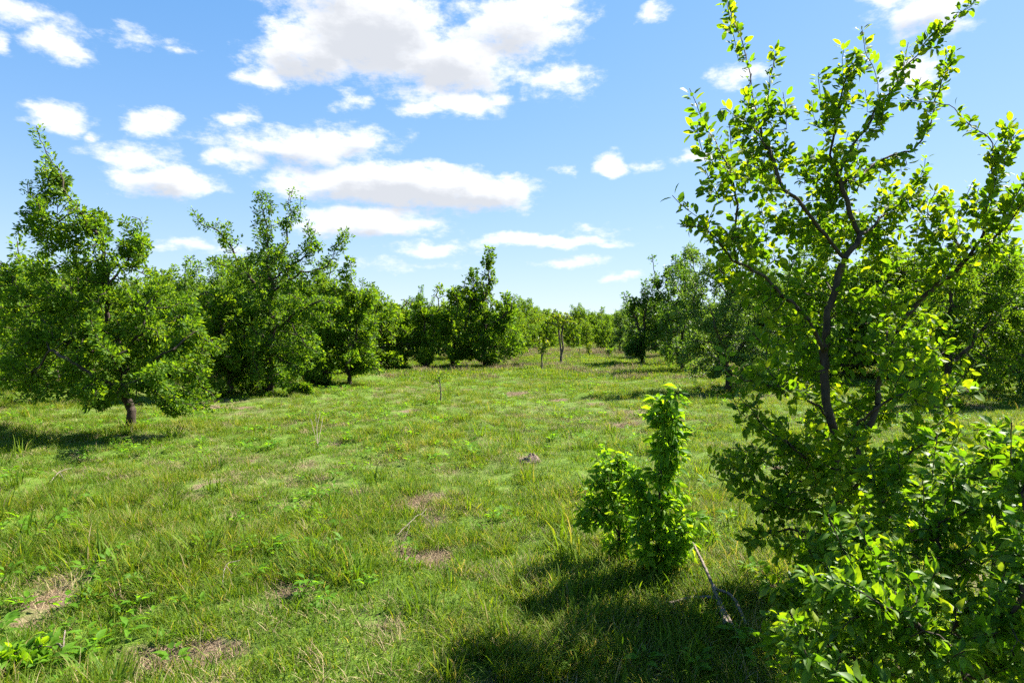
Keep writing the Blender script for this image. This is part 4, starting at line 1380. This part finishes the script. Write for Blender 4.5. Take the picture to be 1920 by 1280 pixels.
# ------------------------------------------------------------------ dead wood, stalks and mounds lying in the grass
def stick(name, label, cat, paths, r, mat=M_DEAD, seed=1, group=None):
    """paths: lists of (x, y, height over ground)"""
    rg_ = np.random.default_rng(seed)
    P = []
    for q in paths:
        w = []
        for (x, y, h_) in q:
            g = ground_at(x, y)
            w.append(g + np.array((0, 0, h_)))
        P.append(np.array(w))
    b_ = P[0][0].copy()
    sk_ = Skel()
    for i, q in enumerate(P):
        c_ = catmull(q - b_, 0.03)
        c_[1:] += rg_.normal(0, 0.0015, c_[1:].shape)
        sk_.add_path(c_, attach=i > 0)
    R_ = sk_.radii(r, r * 0.25)
    V, Fc = wood_arrays(sk_, R_, 0, flare=False)
    o = link(name, mesh_np(name, V, Fc, mat), loc=tuple(b_))
    tag(o, label, cat, group)
    return o


stick('dead_branch', 'fallen dead branch bleached grey-brown beside the column-like shrub', 'branch',
      [[(1362, 1190, .05), (1345, 1150, .09), (1325, 1115, .14), (1300, 1068, .17), (1292, 1052, .18)], [(1345, 1150, .09), (1300, 1142, .07), (1255, 1150, .06)],
       [(1335, 1135, .1), (1372, 1150, .1), (1400, 1190, .05)], [(1350, 1160, .09), (1380, 1200, .05), (1410, 1215, .04)]], 0.016, seed=2)
GS_ = 'dry sticks lying in the meadow grass'
stick('dry_stick', 'pale forked dry twig lying in the middle of the near meadow', 'stick', [[(745, 1012, .04), (765, 1000, .075), (790, 985, .09), (815, 1000, .05)], [(770, 998, .075), (755, 1030, .04)], [(790, 985, .09), (800, 975, .1)]], 0.004, seed=3, group=GS_)
stick('dry_stick', 'thick bleached stick at the lower left corner', 'stick', [[(98, 1218, .05), (118, 1245, .08), (146, 1285, .06)], [(118, 1245, .08), (122, 1225, .12)]], 0.0055, seed=4, group=GS_)
stick('dry_stick', 'curved whitish twig in the dark tussock at the left', 'stick', [[(416, 1110, .03), (424, 1085, .09), (450, 1076, .09)], [(424, 1085, .09), (436, 1090, .05)]], 0.0035, seed=6, group=GS_)
stick('dry_stick', 'pale broken twig in the grass below the leaning tree', 'stick', [[(92, 912, .03), (112, 898, .08), (135, 890, .08)], [(112, 898, .08), (120, 904, .03)]], 0.005, seed=9, group=GS_)
stick('dry_weed', 'pale dry weed tangle standing before the open tree', 'dry weed', [[(596, 835, 0), (594, 825, .15), (592, 815, .3)], [(596, 835, 0), (602, 828, .18), (606, 820, .3)], [(596, 835, 0), (588, 830, .18), (583, 822, .28)], [(594, 825, .15), (600, 815, .32)]], 0.006, seed=11)


def mound(label, x, y, r, h_, seed):
    c = ground_at(x, y)
    rg_ = np.random.default_rng(seed)
    n_r, n_a = 9, 22
    V = [(0, 0, h_)]
    ph = rg_.uniform(0, 6.28, 4)
    for i in range(1, n_r + 1):
        t = i / n_r
        for k in range(n_a):
            a = k / n_a * 2 * math.pi
            rr = r * t * (1 + .22 * math.sin(2 * a + ph[0]) + .12 * math.sin(5 * a + ph[1]))
            z = h_ * (math.cos(t * math.pi) * .5 + .5) * (1 + .25 * math.sin(3 * a + ph[2] + t * 5)) + rg_.normal(0, h_ * .07)
            if t == 1:
                z = -0.05
            V.append((rr * math.cos(a), rr * math.sin(a) * .8, z))
    V = np.array(V)
    tri = np.array([(0, 1 + k, 1 + (k + 1) % n_a) for k in range(n_a)])
    qd = np.array([(1 + (i - 1) * n_a + k, 1 + i * n_a + k, 1 + i * n_a + (k + 1) % n_a, 1 + (i - 1) * n_a + (k + 1) % n_a) for i in range(1, n_r) for k in range(n_a)])
    o = link('soil_mound', mesh_np('soil_mound', V, [tri, qd], M_SOIL), loc=tuple(c))
    tag(o, label, 'mound', 'bare soil mounds in the meadow')


M_SOIL = bpy.data.materials.new('dug_soil')
M_SOIL.use_nodes = True
N = NT(M_SOIL.node_tree)
geo = N.new('ShaderNodeNewGeometry')
n3 = N.noise(geo.outputs['Position'], 55.0, 6.0, 0.75)
N.put(N.n['Principled BSDF'].inputs['Base Color'], N.ramp(n3, [(0.25, (0.06, 0.037, 0.026)), (0.5, (0.19, 0.13, 0.09)), (0.75, (0.36, 0.27, 0.2))]))
N.n['Principled BSDF'].inputs['Roughness'].default_value = 0.95
bp = N.new('ShaderNodeBump')
bp.inputs['Distance'].default_value = 0.03
N.put(bp.inputs['Height'], n3)
N.l.new(bp.outputs[0], N.n['Principled BSDF'].inputs['Normal'])
mound('pale brown clod of dug soil in the meadow left of the shrubs', 997, 864, 0.15, 0.075, 1)
mound('small reddish soil mound farther out in the left meadow', 760, 810, 0.13, 0.07, 2)

# broad-leaved weed in the lower left corner
b5 = ground_at(25, 1262)
Dw = b5[1]
wl = px_lobes([(15, 1235, 60, 26), (75, 1245, 36, 24), (-20, 1260, 60, 30), (50, 1275, 60, 20)], Dw, .9)
wood, fr, sk, R = build_tree('corner_weed', b5, [[b5, b5 + np.array((0, 0, .12))]], wl, 91, 160, 0.04, 330, 0.06, 0.006, M_SHRUB, 0.012, thr=0.02, tmpl=LANCE, up=1.2, width=0.62, zmin=0.02, tip=0.0015)
near_plant('weed_plant', 'yellow-green broad-leaved weed patch in the lower left corner', 'weed', b5, wood, fr, LANCE, M_SHRUB, 'shrub', n_parts=200)
log('done, objects', len(SC.objects))
